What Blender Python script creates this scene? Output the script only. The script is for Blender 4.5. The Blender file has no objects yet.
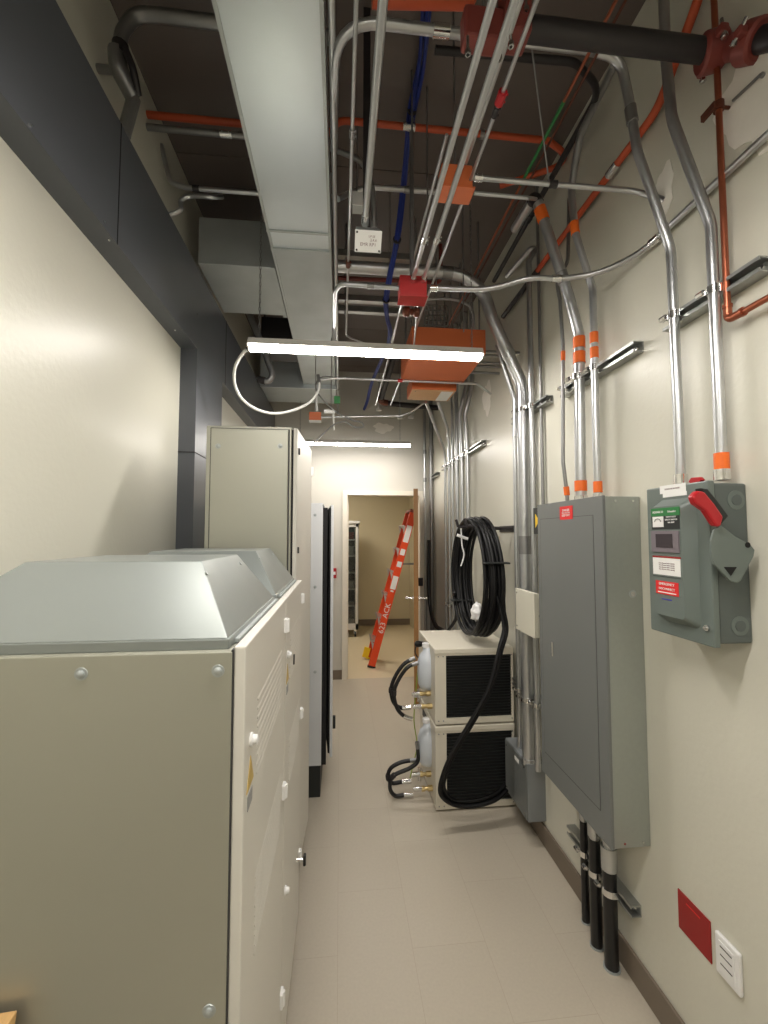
import bpy, bmesh, math, random
from mathutils import Vector, Matrix, Euler
random.seed(7)
S = bpy.context.scene
C = S.collection
V = Vector
PI = math.pi

# ------------------------------------------------------------------ camera
F, W, H = 430.0, 768, 1024
CAM = V((0, 0, 1.66))
yaw = math.atan(44 / F); pit = math.atan(23 / F)
ROT = Euler((PI / 2 + pit, 0, -yaw), 'XYZ')
cd = bpy.data.cameras.new('camera'); cam = bpy.data.objects.new('camera', cd); C.objects.link(cam)
cd.sensor_fit = 'VERTICAL'; cd.sensor_height = 36; cd.lens = 36 * F / H; cd.clip_start = 0.02
cam.location = CAM; cam.rotation_euler = ROT; S.camera = cam
RM = ROT.to_matrix()
def at(px, py, X=None, Y=None, Z=None):
    """survey helper: where the sight line of a photo pixel meets a wall / depth / height plane"""
    d = RM @ V(((px - W / 2) / F, -(py - H / 2) / F, -1))
    if X is not None: t = (X - CAM.x) / d.x
    elif Y is not None: t = (Y - CAM.y) / d.y
    else: t = (Z - CAM.z) / d.z
    return CAM + d * t

# ------------------------------------------------------------------ materials
def lin(c):
    return tuple(((v / 255) / 12.92 if v / 255 <= .04045 else ((v / 255 + .055) / 1.055) ** 2.4) for v in c) + (1,)
MATS = {}
def mat(name, col, rough=.5, metal=0., var=0., vscale=4., bump=0., bscale=200., emit=0., alpha=None, spec=None, rvar=0., trans=0., stretch=None):
    m = bpy.data.materials.new(name); m.use_nodes = True
    nt = m.node_tree; b = nt.nodes['Principled BSDF']
    c = lin(col)
    b.inputs['Base Color'].default_value = c
    b.inputs['Roughness'].default_value = rough; b.inputs['Metallic'].default_value = metal
    if spec is not None: b.inputs['Specular IOR Level'].default_value = spec
    if trans: b.inputs['Transmission Weight'].default_value = trans
    if emit:
        b.inputs['Emission Color'].default_value = c; b.inputs['Emission Strength'].default_value = emit
    if var or bump or rvar:
        tc = nt.nodes.new('ShaderNodeNewGeometry')
        src = tc.outputs['Position']
        if stretch:
            mp = nt.nodes.new('ShaderNodeMapping'); mp.inputs['Scale'].default_value = stretch
            nt.links.new(src, mp.inputs['Vector']); src = mp.outputs['Vector']
    if var or rvar:
        n = nt.nodes.new('ShaderNodeTexNoise'); n.inputs['Scale'].default_value = vscale; n.inputs['Detail'].default_value = 5
        nt.links.new(src, n.inputs['Vector'])
        if var:
            r = nt.nodes.new('ShaderNodeMix'); r.data_type = 'RGBA'
            r.inputs[6].default_value = tuple(x * (1 - var) for x in c[:3]) + (1,)
            r.inputs[7].default_value = tuple(min(1, x * (1 + var)) for x in c[:3]) + (1,)
            nt.links.new(n.outputs['Fac'], r.inputs[0]); nt.links.new(r.outputs[2], b.inputs['Base Color'])
        if rvar:
            q = nt.nodes.new('ShaderNodeMapRange'); q.inputs['From Min'].default_value = .3; q.inputs['From Max'].default_value = .7
            q.inputs['To Min'].default_value = max(.02, rough - rvar); q.inputs['To Max'].default_value = rough + rvar
            nt.links.new(n.outputs['Fac'], q.inputs['Value']); nt.links.new(q.outputs['Result'], b.inputs['Roughness'])
    if bump:
        n2 = nt.nodes.new('ShaderNodeTexNoise'); n2.inputs['Scale'].default_value = bscale; n2.inputs['Detail'].default_value = 2
        nt.links.new(tc.outputs['Position'], n2.inputs['Vector'])
        bp = nt.nodes.new('ShaderNodeBump'); bp.inputs['Strength'].default_value = bump; bp.inputs['Distance'].default_value = .002
        nt.links.new(n2.outputs['Fac'], bp.inputs['Height']); nt.links.new(bp.outputs['Normal'], b.inputs['Normal'])
    MATS[name] = m
    return m
M = {}
M['wall'] = mat('cream_wall_paint', (211, 209, 196), .36, var=.03, vscale=1.2, bump=.35, bscale=55, spec=.45)
M['wall_end'] = mat('end_wall_paint', (202, 199, 190), .45, var=.03, vscale=1.5, bump=.1, bscale=60)
M['wall_far'] = mat('tan_wall_paint', (212, 202, 174), .6, var=.02)
M['frame_white'] = mat('door_frame_paint', (226, 220, 206), .4)
M['ceil'] = mat('brown_grey_slab', (104, 94, 90), .4, var=.12, vscale=2)
M['beam'] = mat('charcoal_sheet', (90, 93, 99), .38, var=.05, vscale=2, spec=.4)
M['base'] = mat('taupe_baseboard', (120, 108, 95), .5)
M['galv'] = mat('galvanised_sheet', (212, 220, 224), .3, .65, var=.08, vscale=2.5)
M['galv2'] = mat('dull_galvanised_sheet', (178, 184, 184), .45, .55, var=.15, vscale=7)
M['emt'] = mat('conduit_steel', (196, 198, 200), .3, .9, var=.08, vscale=30)
M['emtd'] = mat('dull_conduit_steel', (150, 150, 150), .4, .85, var=.12, vscale=20)
M['strut'] = mat('strut_channel_steel', (170, 172, 170), .38, .85, var=.1, vscale=25)
M['chrome'] = mat('chrome', (225, 225, 225), .16, 1)
M['orange'] = mat('orange_painted_conduit', (196, 84, 48), .45)
M['tape'] = mat('orange_tape', (240, 112, 34), .5)
M['obox'] = mat('orange_box_paint', (200, 104, 58), .5, var=.05, vscale=10)
M['tanbox'] = mat('raw_tan_box', (205, 160, 115), .6, var=.08, vscale=20)
M['redbox'] = mat('red_box_paint', (176, 44, 46), .45)
M['maroon'] = mat('maroon_clamp_paint', (128, 58, 52), .5)
M['red'] = mat('red_plastic', (176, 24, 34), .35)
M['signred'] = mat('red_plate', (150, 22, 22), .45)
M['labelred'] = mat('red_label', (220, 40, 40), .5)
M['black'] = mat('black_rubber', (22, 22, 24), .5, bump=.2, bscale=300)
M['cable'] = mat('black_cable_jacket', (15, 15, 17), .5, spec=.35)
M['blackp'] = mat('black_iron_pipe', (40, 36, 38), .45)
M['blackgloss'] = mat('black_tape', (16, 16, 18), .28)
M['dark'] = mat('dark_interior', (14, 14, 16), .7)
M['copper'] = mat('copper_pipe', (168, 96, 70), .35, .75, var=.15, vscale=25)
M['rust'] = mat('rusty_pipe', (104, 60, 44), .5, .4, var=.2, vscale=30)
M['blue'] = mat('blue_cable', (36, 54, 134), .45)
M['blueflat'] = mat('blue_label', (60, 60, 160), .5)
M['white'] = mat('white_plastic', (236, 236, 236), .4)
M['whitecable'] = mat('white_cable', (214, 214, 210), .45)
M['greycable'] = mat('grey_cable', (110, 110, 108), .5)
M['cab'] = mat('greige_cabinet_metal', (178, 178, 166), .42, .6, var=.015, vscale=3, spec=.4, rvar=.03)
M['cabdoor'] = mat('light_cabinet_door', (216, 213, 205), .4, spec=.4)
M['cabwhite'] = mat('white_cabinet_metal', (212, 214, 216), .4)
M['hood'] = mat('grey_hood_metal', (146, 152, 150), .36, .45, var=.03, vscale=6, rvar=.04)
M['panel'] = mat('grey_panel_door_paint', (112, 115, 114), .42, var=.02, vscale=5)
M['panelside'] = mat('galvanised_panel_box', (160, 165, 158), .42, .45, var=.07, vscale=60)
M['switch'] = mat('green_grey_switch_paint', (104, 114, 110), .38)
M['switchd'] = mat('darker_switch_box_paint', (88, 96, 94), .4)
M['trough'] = mat('grey_gutter_paint', (132, 136, 138), .42)
M['chill'] = mat('off_white_chiller_paint', (222, 216, 200), .45, var=.03, vscale=15)
M['tank'] = mat('translucent_tank_plastic', (205, 212, 220), .3)
M['beige'] = mat('beige_plastic_box', (208, 205, 190), .5)
M['brass'] = mat('brass', (200, 178, 128), .3, .9)
M['wood'] = mat('oak_door_wood', (168, 124, 76), .5, var=.15, vscale=12, stretch=(6, 6, .5))
M['woodl'] = mat('pale_timber', (206, 166, 110), .6, var=.15, vscale=20, stretch=(6, 1, 1))
M['ladder'] = mat('orange_fibreglass', (226, 74, 30), .4)
M['yellow'] = mat('yellow_plastic', (240, 200, 30), .5)
M['alum'] = mat('aluminium', (205, 205, 205), .35, .9)
M['green'] = mat('green_label', (40, 120, 60), .5)
M['lblack'] = mat('black_label', (30, 34, 34), .5)
M['paper'] = mat('paper_label', (232, 232, 230), .55)
M['ink'] = mat('dark_ink', (60, 56, 60), .6)
M['inkl'] = mat('faded_ink', (150, 130, 132), .6)
M['putty'] = mat('pale_putty', (240, 236, 228), .8, var=.05, vscale=20)
M['fixture'] = mat('white_fixture_metal', (225, 222, 216), .5)
M['lamp'] = mat('lamp_diffuser', (255, 249, 241), .5, emit=23)
M['lampfar'] = mat('far_room_lamp', (255, 243, 222), .5, emit=8)
M['lens'] = mat('clear_window', (120, 112, 118), .15)
M['lensd'] = mat('dark_window', (58, 50, 54), .2)
M['caulk'] = mat('grey_rubber_gasket', (60, 60, 60), .6)
M['gwire'] = mat('green_yellow_wire', (150, 170, 70), .5)
M['yarrow'] = mat('yellow_arrow', (240, 200, 50), .5)
M['tri'] = mat('faded_yellow_label', (196, 168, 96), .5)
M['redstuff'] = mat('dark_red_goods', (120, 30, 30), .6)
M['greystuff'] = mat('grey_goods', (150, 150, 150), .6)
gl = mat('cabinet_glass', (200, 205, 200), .05, trans=1.)
M['glass'] = gl

# floor material : large sheet tiles with faint joints and flecks
def floor_mat():
    m = bpy.data.materials.new('beige_vinyl_floor'); m.use_nodes = True; nt = m.node_tree; b = nt.nodes['Principled BSDF']
    g = nt.nodes.new('ShaderNodeNewGeometry')
    br = nt.nodes.new('ShaderNodeTexBrick'); br.offset = .5
    br.inputs['Scale'].default_value = 1; br.inputs['Brick Width'].default_value = .6; br.inputs['Row Height'].default_value = .3
    br.inputs['Mortar Size'].default_value = .0012; br.inputs['Mortar Smooth'].default_value = .4
    br.inputs['Color1'].default_value = lin((186, 177, 161)); br.inputs['Color2'].default_value = lin((183, 174, 158)); br.inputs['Mortar'].default_value = lin((172, 160, 143))
    mp = nt.nodes.new('ShaderNodeMapping'); mp.inputs['Rotation'].default_value = (0, 0, PI / 2)
    nt.links.new(g.outputs['Position'], mp.inputs['Vector']); nt.links.new(mp.outputs['Vector'], br.inputs['Vector'])
    n = nt.nodes.new('ShaderNodeTexNoise'); n.inputs['Scale'].default_value = 90; n.inputs['Detail'].default_value = 4
    nt.links.new(g.outputs['Position'], n.inputs['Vector'])
    mr = nt.nodes.new('ShaderNodeMapRange'); mr.inputs['To Min'].default_value = .93; mr.inputs['To Max'].default_value = 1.07
    nt.links.new(n.outputs['Fac'], mr.inputs['Value'])
    mx = nt.nodes.new('ShaderNodeVectorMath'); mx.operation = 'SCALE'
    nt.links.new(br.outputs['Color'], mx.inputs[0]); nt.links.new(mr.outputs['Result'], mx.inputs['Scale'])
    nt.links.new(mx.outputs[0], b.inputs['Base Color']); b.inputs['Roughness'].default_value = .42
    return m
M['floor'] = floor_mat()

# ------------------------------------------------------------------ mesh helpers
WL = {}   # world location of every object
def obj(name, bm, m, parent=None, smooth=None, bevel=0):
    me = bpy.data.meshes.new(name)
    vs = [v.co for v in bm.verts]
    lo = V([min(v[i] for v in vs) for i in range(3)]); hi = V([max(v[i] for v in vs) for i in range(3)])
    c = (lo + hi) / 2
    bmesh.ops.translate(bm, verts=bm.verts, vec=-c)
    bmesh.ops.recalc_face_normals(bm, faces=bm.faces)
    bm.to_mesh(me); bm.free()
    me.materials.append(M[m] if isinstance(m, str) else m)
    if smooth:
        for p in me.polygons: p.use_smooth = True
        if smooth != 'all':
            try: me.set_sharp_from_angle(angle=math.radians(40))
            except Exception: pass
    o = bpy.data.objects.new(name, me); C.objects.link(o)
    pl = V((0, 0, 0))
    if parent is not None:
        o.parent = parent; pl = WL[parent.name]
    o.location = c - pl; WL[o.name] = c
    if bevel:
        b = o.modifiers.new('bevel', 'BEVEL'); b.width = bevel; b.segments = 2; b.limit_method = 'ANGLE'
    return o
def thing(name, label, cat, loc, group=None):
    o = bpy.data.objects.new(name, None); C.objects.link(o); o.empty_display_size = .05
    o.location = V(loc); WL[o.name] = V(loc)
    return tag(o, label, cat, group)
def tag(o, label, cat, group=None):
    o['label'] = label; o['category'] = cat
    if group: o['group'] = group
    return o
def struct(name, bm, m, parent=None, label=None, **k):
    o = obj(name, bm, m, parent, **k)
    if parent is None: o['kind'] = 'structure'
    if label: o['label'] = label
    return o
def B(): return bmesh.new()
def box(bm, a, b, rot=None, piv=None):
    a = V(a); b = V(b); lo = V([min(a[i], b[i]) for i in range(3)]); hi = V([max(a[i], b[i]) for i in range(3)])
    c = [V((x, y, z)) for x in (lo.x, hi.x) for y in (lo.y, hi.y) for z in (lo.z, hi.z)]
    if rot is not None:
        p = V(piv) if piv is not None else (lo + hi) / 2
        c = [rot @ (q - p) + p for q in c]
    v = [bm.verts.new(q) for q in c]
    for f in ((0, 1, 3, 2), (4, 6, 7, 5), (0, 4, 5, 1), (2, 3, 7, 6), (0, 2, 6, 4), (1, 5, 7, 3)): bm.faces.new([v[i] for i in f])
    return bm
def bx(a, b, **k): return box(B(), a, b, **k)
def hexa(bm, bot, top):
    v = [bm.verts.new(V(p)) for p in bot] + [bm.verts.new(V(p)) for p in top]
    n = len(bot)
    bm.faces.new(v[:n][::-1]); bm.faces.new(v[n:])
    for i in range(n):
        j = (i + 1) % n; bm.faces.new([v[i], v[j], v[n + j], v[n + i]])
    return bm
def prism(bm, pts, vec):
    return hexa(bm, [V(p) for p in pts], [V(p) + V(vec) for p in pts])
def frame(d):
    d = d.normalized(); u = V((0, 0, 1)) if abs(d.z) < .9 else V((1, 0, 0))
    a = d.cross(u).normalized(); return a, d.cross(a).normalized()
def cyl(bm, p0, p1, r, n=14, r1=None):
    p0 = V(p0); p1 = V(p1); a, b = frame(p1 - p0); r1 = r if r1 is None else r1
    R0 = [bm.verts.new(p0 + (a * math.cos(t) + b * math.sin(t)) * r) for t in [2 * PI * i / n for i in range(n)]]
    R1 = [bm.verts.new(p1 + (a * math.cos(t) + b * math.sin(t)) * r1) for t in [2 * PI * i / n for i in range(n)]]
    for i in range(n): bm.faces.new([R0[i], R0[(i + 1) % n], R1[(i + 1) % n], R1[i]])
    bm.faces.new(R0[::-1]); bm.faces.new(R1)
    return bm
def cy(*a, **k): return cyl(B(), *a, **k)
def lathe(bm, p, axis, prof, n=20):
    p = V(p); ax = V(axis).normalized(); a, b = frame(ax); rings = []
    for (h, r) in prof:
        rings.append([bm.verts.new(p + ax * h + (a * math.cos(2 * PI * i / n) + b * math.sin(2 * PI * i / n)) * max(r, 1e-4)) for i in range(n)])
    for k in range(len(rings) - 1):
        for i in range(n):
            bm.faces.new([rings[k][i], rings[k][(i + 1) % n], rings[k + 1][(i + 1) % n], rings[k + 1][i]])
    bm.faces.new(rings[0][::-1]); bm.faces.new(rings[-1])
    return bm
def fillet(pts, r, n=7):
    pts = [V(p) for p in pts]
    if len(pts) < 3 or r <= 0: return pts
    out = [pts[0]]
    for i in range(1, len(pts) - 1):
        p0, p, p2 = pts[i - 1], pts[i], pts[i + 1]
        a = (p0 - p); b = (p2 - p); la, lb = a.length, b.length
        if la < 1e-6 or lb < 1e-6: continue
        a /= la; b /= lb
        ang = a.angle(b)
        if ang > PI - .03: out.append(p); continue
        t = min(r / math.tan(ang / 2), la * .48, lb * .48)
        A = p + a * t; Bp = p + b * t
        for k in range(n + 1):
            s = k / n
            out.append(A * (1 - s) ** 2 + p * 2 * s * (1 - s) + Bp * s * s)
    out.append(pts[-1]); return out
def smooth_path(pts, sub=6):
    P = [V(p) for p in pts]; out = []
    for i in range(len(P) - 1):
        p0 = P[max(i - 1, 0)]; p1 = P[i]; p2 = P[i + 1]; p3 = P[min(i + 2, len(P) - 1)]
        for k in range(sub):
            t = k / sub
            out.append(.5 * ((2 * p1) + (p2 - p0) * t + (2 * p0 - 5 * p1 + 4 * p2 - p3) * t * t + (3 * p1 - p0 - 3 * p2 + p3) * t ** 3))
    out.append(P[-1]); return out
def sweep(bm, pts, r, n=10, closed=False):
    P = []
    for p in pts:
        if not P or (V(p) - P[-1]).length > 1e-5: P.append(V(p))
    N = len(P); rings = []
    T = []
    for i in range(N):
        if closed: T.append((P[(i + 1) % N] - P[i - 1]).normalized())
        else: T.append((P[min(i + 1, N - 1)] - P[max(i - 1, 0)]).normalized())
    a, _ = frame(T[0])
    for i in range(N):
        a = (a - T[i] * a.dot(T[i])).normalized(); b = T[i].cross(a)
        rings.append([bm.verts.new(P[i] + (a * math.cos(2 * PI * k / n) + b * math.sin(2 * PI * k / n)) * r) for k in range(n)])
    for i in range(N if closed else N - 1):
        A = rings[i]; Bq = rings[(i + 1) % N]
        for k in range(n): bm.faces.new([A[k], A[(k + 1) % n], Bq[(k + 1) % n], Bq[k]])
    if not closed: bm.faces.new(rings[0][::-1]); bm.faces.new(rings[-1])
    return bm
def sub_path(path, P, L):
    """piece of length L of a poly-line centred on the point nearest to P"""
    P = V(P); best = None; s = 0; cum = [0]
    for i in range(len(path) - 1):
        a, b = path[i], path[i + 1]; ab = b - a; l = ab.length
        t = max(0, min(1, (P - a).dot(ab) / max(l * l, 1e-12))); q = a + ab * t
        d = (P - q).length
        if best is None or d < best[0]: best = (d, s + t * l)
        s += l; cum.append(s)
    def pt(u):
        u = max(0, min(s, u))
        for i in range(len(path) - 1):
            if u <= cum[i + 1] + 1e-9:
                l = cum[i + 1] - cum[i]; return path[i].lerp(path[i + 1], (u - cum[i]) / max(l, 1e-9))
        return path[-1]
    u0 = best[1] - L / 2; u1 = best[1] + L / 2
    if u0 < 0: u1 -= u0; u0 = 0
    if u1 > s: u0 -= (u1 - s); u1 = s
    return [pt(u0 + (u1 - u0) * k / 5) for k in range(6)]
def pipe(name, label, cat, pts, r, m='emt', bend=.12, group=None, bands=(), n=12, body='tube', raw=False, smoothp=False, base=None):
    """one pipe or conduit: a tube plus couplings, tape bands and clamps as parts"""
    path = smooth_path(pts) if smoothp else fillet(pts, bend)
    if not bands:
        o = obj(name, sweep(B(), path, r, n), m, smooth=True); return tag(o, label, cat, group)
    t = thing(name, label, cat, path[0] if base is None else base, group)
    obj(body, sweep(B(), path, r, n), m, t, smooth=True)
    for (kind, P, L, k, mm) in bands:
        sp = sub_path(path, P, L)
        bm = sweep(B(), sp, r * k, n)
        if kind == 'coupling':
            for e in (sp[1], sp[4]):
                a, b = frame(sp[-1] - sp[0]); cyl(bm, e, e + a * (r * k + .004), .003, 6)
        obj({'tape': 'tape_band'}.get(kind, kind), bm, mm, t, smooth=True)
    return t
def text(name, s, size, m, parent, org, xd, yd, align='CENTER', ext=.0004):
    cu = bpy.data.curves.new(name, 'FONT'); cu.body = s; cu.size = size; cu.align_x = align; cu.align_y = 'CENTER'
    cu.extrude = ext; cu.resolution_u = 2
    tmp = bpy.data.objects.new('tmp', cu); C.objects.link(tmp)
    bpy.context.view_layer.update()
    me = bpy.data.meshes.new_from_object(tmp.evaluated_get(bpy.context.evaluated_depsgraph_get()))
    bm = B(); bm.from_mesh(me); bpy.data.objects.remove(tmp); bpy.data.meshes.remove(me)
    xd = V(xd).normalized(); yd = V(yd).normalized(); zd = xd.cross(yd)
    Mx = Matrix((xd, yd, zd)).transposed().to_4x4(); Mx.translation = V(org)
    bmesh.ops.transform(bm, matrix=Mx, verts=bm.verts)
    return obj(name, bm, m, parent)

# ------------------------------------------------------------------ setting
XL, XR, Y0, Y1, ZC = -.85, 1.105, -2.2, 5.08, 3.62
struct('floor', bx((XL - .1, Y0 - .1, -.1), (XR + .1, Y1, 0)), 'floor')
struct('wall_left', bx((XL - .1, Y0, 0), (XL, Y1 + .12, ZC)), 'wall')
struct('wall_right', bx((XR, Y0, 0), (XR + .1, Y1 + .12, ZC)), 'wall')
struct('wall_back', bx((XL - .1, Y0 - .1, 0), (XR + .1, Y0, ZC)), 'wall')
# end wall with the doorway
DX0, DX1, DH = at(347, 600, Y=Y1).x, .945, 2.13
bm = B(); box(bm, (XL, Y1, 0), (DX0 - .04, Y1 + .12, ZC)); box(bm, (DX1 + .04, Y1, 0), (XR, Y1 + .12, ZC)); box(bm, (DX0 - .04, Y1, DH + .04), (DX1 + .04, Y1 + .12, ZC))
struct('wall_end', bm, 'wall_end')
# dark slab ceiling with shallow formwork joints
bm = B(); y = Y0 - .1
while y < Y1 + .1:
    box(bm, (XL - .1, y, ZC - .003), (XR + .1, min(y + .895, Y1 + .12), ZC + .1)); y += .9
box(bm, (XL - .1, Y0 - .1, ZC + .101), (XR + .1, Y1 + .12, ZC + .15))
struct('ceiling', bm, 'ceil')
# baseboards
struct('baseboard_right', bx((XR - .012, Y0, 0), (XR, Y1, .105)), 'base', bevel=.003)
struct('baseboard_end', bx((XL, Y1 - .012, 0), (DX0 - .05, Y1, .105)), 'base')
struct('baseboard_left', bx((XL, Y0, 0), (XL + .012, Y1, .105)), 'base')
# far room
FY0, FY1, FXL, FXR, FZ = Y1 + .12, 8.0, -1.6, 1.3, 2.6
struct('floor_far_room', bx((FXL, Y1, -.1), (FXR + .1, FY1 + .1, -.001)), mat('pale_far_floor', (208, 194, 166), .4, var=.03, vscale=20))
bm = B(); box(bm, (FXL - .1, FY1, 0), (FXR + .1, FY1 + .1, FZ)); struct('wall_far', bm, 'wall_far')
struct('wall_far_room_right', bx((FXR, FY0, 0), (FXR + .1, FY1, FZ)), 'wall_far')
struct('wall_far_room_left', bx((FXL - .1, FY0, 0), (FXL, FY1, FZ)), 'wall_far')
struct('ceiling_far_room', bx((FXL - .1, FY0, FZ), (FXR + .1, FY1 + .1, FZ + .1)), 'wall_end')
struct('wall_far_room_front', bx((FXL - .1, FY0 - .02, 0), (XL, FY0 , FZ)), 'wall_far')
struct('baseboard_far', bx((FXL, FY1 - .012, 0), (FXR, FY1, .11)), 'base')
t = thing('ceiling_light', 'flush ceiling light of the room beyond the doorway', 'light', (-.2, 6.6, FZ))
obj('frame', bx((-.52, 6.28, FZ - .04), (.12, 6.92, FZ)), 'fixture', t)
obj('diffuser', bx((-.5, 6.3, FZ - .045), (.1, 6.9, FZ - .038)), 'lampfar', t)

# door frame + leaf
bm = B()
for x0, x1 in ((DX0 - .055, DX0), (DX1, DX1 + .055)): box(bm, (x0, Y1 - .03, 0), (x1, Y1 + .14, DH))
box(bm, (DX0 - .055, Y1 - .03, DH), (DX1 + .055, Y1 + .14, DH + .055))
for x0, x1 in ((DX0 - .001, DX0 + .016), (DX1 - .016, DX1 + .001)): box(bm, (x0, Y1 + .05, 0), (x1, Y1 + .1, DH - .001))
dfr = struct('trim_1', bm, 'frame_white', label='cream frame of the far doorway')
near = at(413.8, 600, Y=4.2); far = V((.872, 5.03, 0)); near.z = 0
dv = (far - near).normalized(); nv = V((-dv.y, dv.x, 0))   # nv points left
def leafbox(a, b, z0, z1, w0, w1):
    pts = [near + dv * a + nv * w0, near + dv * b + nv * w0, near + dv * b + nv * w1, near + dv * a + nv * w1]
    return prism(B(), [V((p.x, p.y, z0)) for p in pts], (0, 0, z1 - z0))
L = (far - near).length
dr = struct('door_1', leafbox(0, L, .012, DH - .01, -.045, 0), 'wood', label='oak door leaf standing open in front of the end wall')
hz = at(411, 598, Y=4.27).z
bm = B()
for s, w in ((-1, -.045), (1, 0)):
    p = near + dv * .065 + nv * w; p.z = hz
    q = p + nv * s * .08
    cyl(bm, p, p + nv * s * .012, .027, 16); cyl(bm, p, q, .010, 10)
    cyl(bm, q - dv * .005, q + dv * .11, .009, 10)
obj('handle', bm, 'chrome', dr, smooth=True)
bm = B()
for z in (.25, 1.05, 1.85):
    cyl(bm, V((far.x + .035, far.y - .0, z - .05)), V((far.x + .035, far.y, z + .05)), .009, 8)
obj('hinge', bm, 'chrome', dr, smooth=True)
box_ = bx(at(420, 578, Y=4.9) + V((-.015, 0, 0)), at(423, 586, Y=4.9) + V((0, .03, 0)))
o = obj('latch_strike', box_, 'blackp', dfr)

# beam and column cladding of the left wall
BX, BZ0, BZ1 = -.765, 2.655, 3.09
t = struct('trim_2', bx((XL, Y0, BZ0), (BX, Y1, BZ1)), 'beam', label='long charcoal sheet cladding along the left wall')
bm = B()
for y in (at(119, 180, X=BX).y, 2.9): box(bm, (BX - .001, y, BZ0), (BX + .0015, y + .004, BZ1))
obj('seam', bm, 'dark', t)
for (px, py) in ((30, 125), (104, 222), (109, 240), (175, 330), (197, 314)):
    p = at(px, py, X=BX); obj('screw', cy((BX - .001, p.y, p.z), (BX + .003, p.y, p.z), .004, 8), 'chrome', t)
cy0, cy1 = at(178, 450, X=XL).y, at(221, 450, X=BX).y
t = struct('trim_3', bx((XL, cy0, 0), (BX, cy1, BZ0)), 'beam', label='charcoal sheet clad column under the long beam')
zc = at(186, 452, Y=cy0).z
obj('seam', bx((XL, cy0 - .002, zc - .002), (BX + .002, cy1, zc + .002)), 'dark', t)

# ------------------------------------------------------------------ light fixtures
def fixture(xa, xb, y, z, label, chains=()):
    t = thing('strip_light', label, 'light', ((xa + xb) / 2, y, z), 'strip lights hung in a row')
    w = .05
    bm = B(); prism(bm, [(xa, y - w, z + .008), (xa, y + w, z + .008), (xa, y + w * .7, z + .044), (xa, y - w * .7, z + .044)], (xb - xa, 0, 0))
    obj('housing', bm, 'fixture', t)
    bm = B(); n = 10
    prism(bm, [(xa + .004, y + math.cos(a) * (w - .006), z + .008 - math.sin(a) * .018) for a in [PI * i / n for i in range(n + 1)]], (xb - xa - .008, 0, 0))
    obj('diffuser', bm, 'lamp', t, smooth=True)
    for e in (xa, xb):
        bm = B(); prism(bm, [(e - .004, y + math.cos(a) * w, z + .008 - math.sin(a) * .021) for a in [PI * i / n for i in range(n + 1)]] , (.008, 0, 0))
        obj('end_cap', bm, 'fixture', t)
    for cx in chains:
        bm = B(); zz = z + .044; k = 0
        while zz < ZC + .01:
            a = V((1, 0, 0)) if k % 2 else V((0, 1, 0))
            ring = [V((cx, y, zz + .012)) + a * (.005 * math.cos(u)) + V((0, 0, 1)) * (.014 * math.sin(u)) for u in [2 * PI * i / 8 for i in range(8)]]
            sweep(bm, ring, .0016, 5, closed=True); zz += .0225; k += 1
        obj('hanging_chain', bm, 'emtd', t, smooth=True)
    return t
ZF = 2.632
l0 = at(250, 350, Z=ZF); l1 = at(482, 357, Z=ZF); yf = (l0.y + l1.y) / 2
fixture(l0.x, l1.x, yf, ZF, 'long strip light hanging across the aisle over the cabinets, the full-length one in view', (l0.x + .05, l1.x - .05))
yk = 4.55
fixture(at(410, 445, Y=yk).x - 1.22, at(410, 445, Y=yk).x, yk, at(410, 446, Y=yk).z, 'farthest strip light, in front of the end wall above the doorway', (at(300, 445, Y=yk).x, at(400, 445, Y=yk).x))
yn = at(610, 2, Z=ZF - .02).y - .05
fixture(.63 - 1.22, .63, yn, ZF, 'nearest strip light, only its lit edge seen at the top of the picture', (-.55, .59))
fixture(-.5, .72, -.75, ZF, 'strip light hanging behind the viewpoint', (-.45, .67))

# ------------------------------------------------------------------ ducts
DZ = 3.11
dx0, dx1 = -.35, -.056
dy_end = at(304, 384, Z=DZ).y
t = thing('air_duct', 'long rectangular galvanised air duct running down the ceiling', 'duct', (-.2, 1.5, DZ))
js = [at(300, 232, Z=DZ).y, at(300, 250, Z=DZ).y]
obj('duct_section', bx((dx0, -2.1, DZ), (dx1, js[0], DZ + .3)), 'galv', t, bevel=.004)
obj('duct_section', bx((dx0, js[0] + .002, DZ + .002), (dx1 , js[1], DZ + .298)), 'galv', t, bevel=.004)
obj('duct_section', bx((dx0, js[1] + .002, DZ), (dx1, dy_end, DZ + .3)), 'galv2', t, bevel=.004)
for j in js:
    obj('flange', bx((dx0 - .006, j - .006, DZ - .006), (dx1 + .006, j + .006, DZ + .306)), 'galv2', t)
bm = B(); box(bm, (dx0 - .004, -2.1, DZ - .004), (dx0 + .008, dy_end, DZ + .002)); box(bm, (dx1 - .008, -2.1, DZ - .004), (dx1 + .004, dy_end, DZ + .002))
obj('edge_seam', bm, 'galv2', t)
for yy in (3.3,):
    bm = B()
    for xx in (dx0 - .012, dx1 + .006): box(bm, (xx - .003, yy, DZ - .006), (xx + .003, yy + .03, ZC))
    box(bm, (dx0 - .015, yy, DZ - .008), (dx1 + .009, yy + .03, DZ - .004))
    obj('hanger_strap', bm, 'galv2', t)
b0, b1 = at(240, 266, Z=DZ).y, at(250, 314, Z=DZ).y
t = thing('branch_duct', 'flat galvanised duct branching left from the long duct to the charcoal cladding', 'duct', (-.55, b0, DZ))
obj('duct_body', bx((BX + .002, b0, DZ - .0), (dx0 - .008, b1, DZ + .26)), 'galv2', t, bevel=.004)
obj('duct_collar', bx((dx0 - .03, b0 - .012, DZ - .008), (dx0 - .008, b1 + .012, DZ + .27)), 'galv2', t)
t = thing('branch_duct', 'grey cross duct at the far end of the long duct', 'duct', (-.3, dy_end, DZ))
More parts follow.
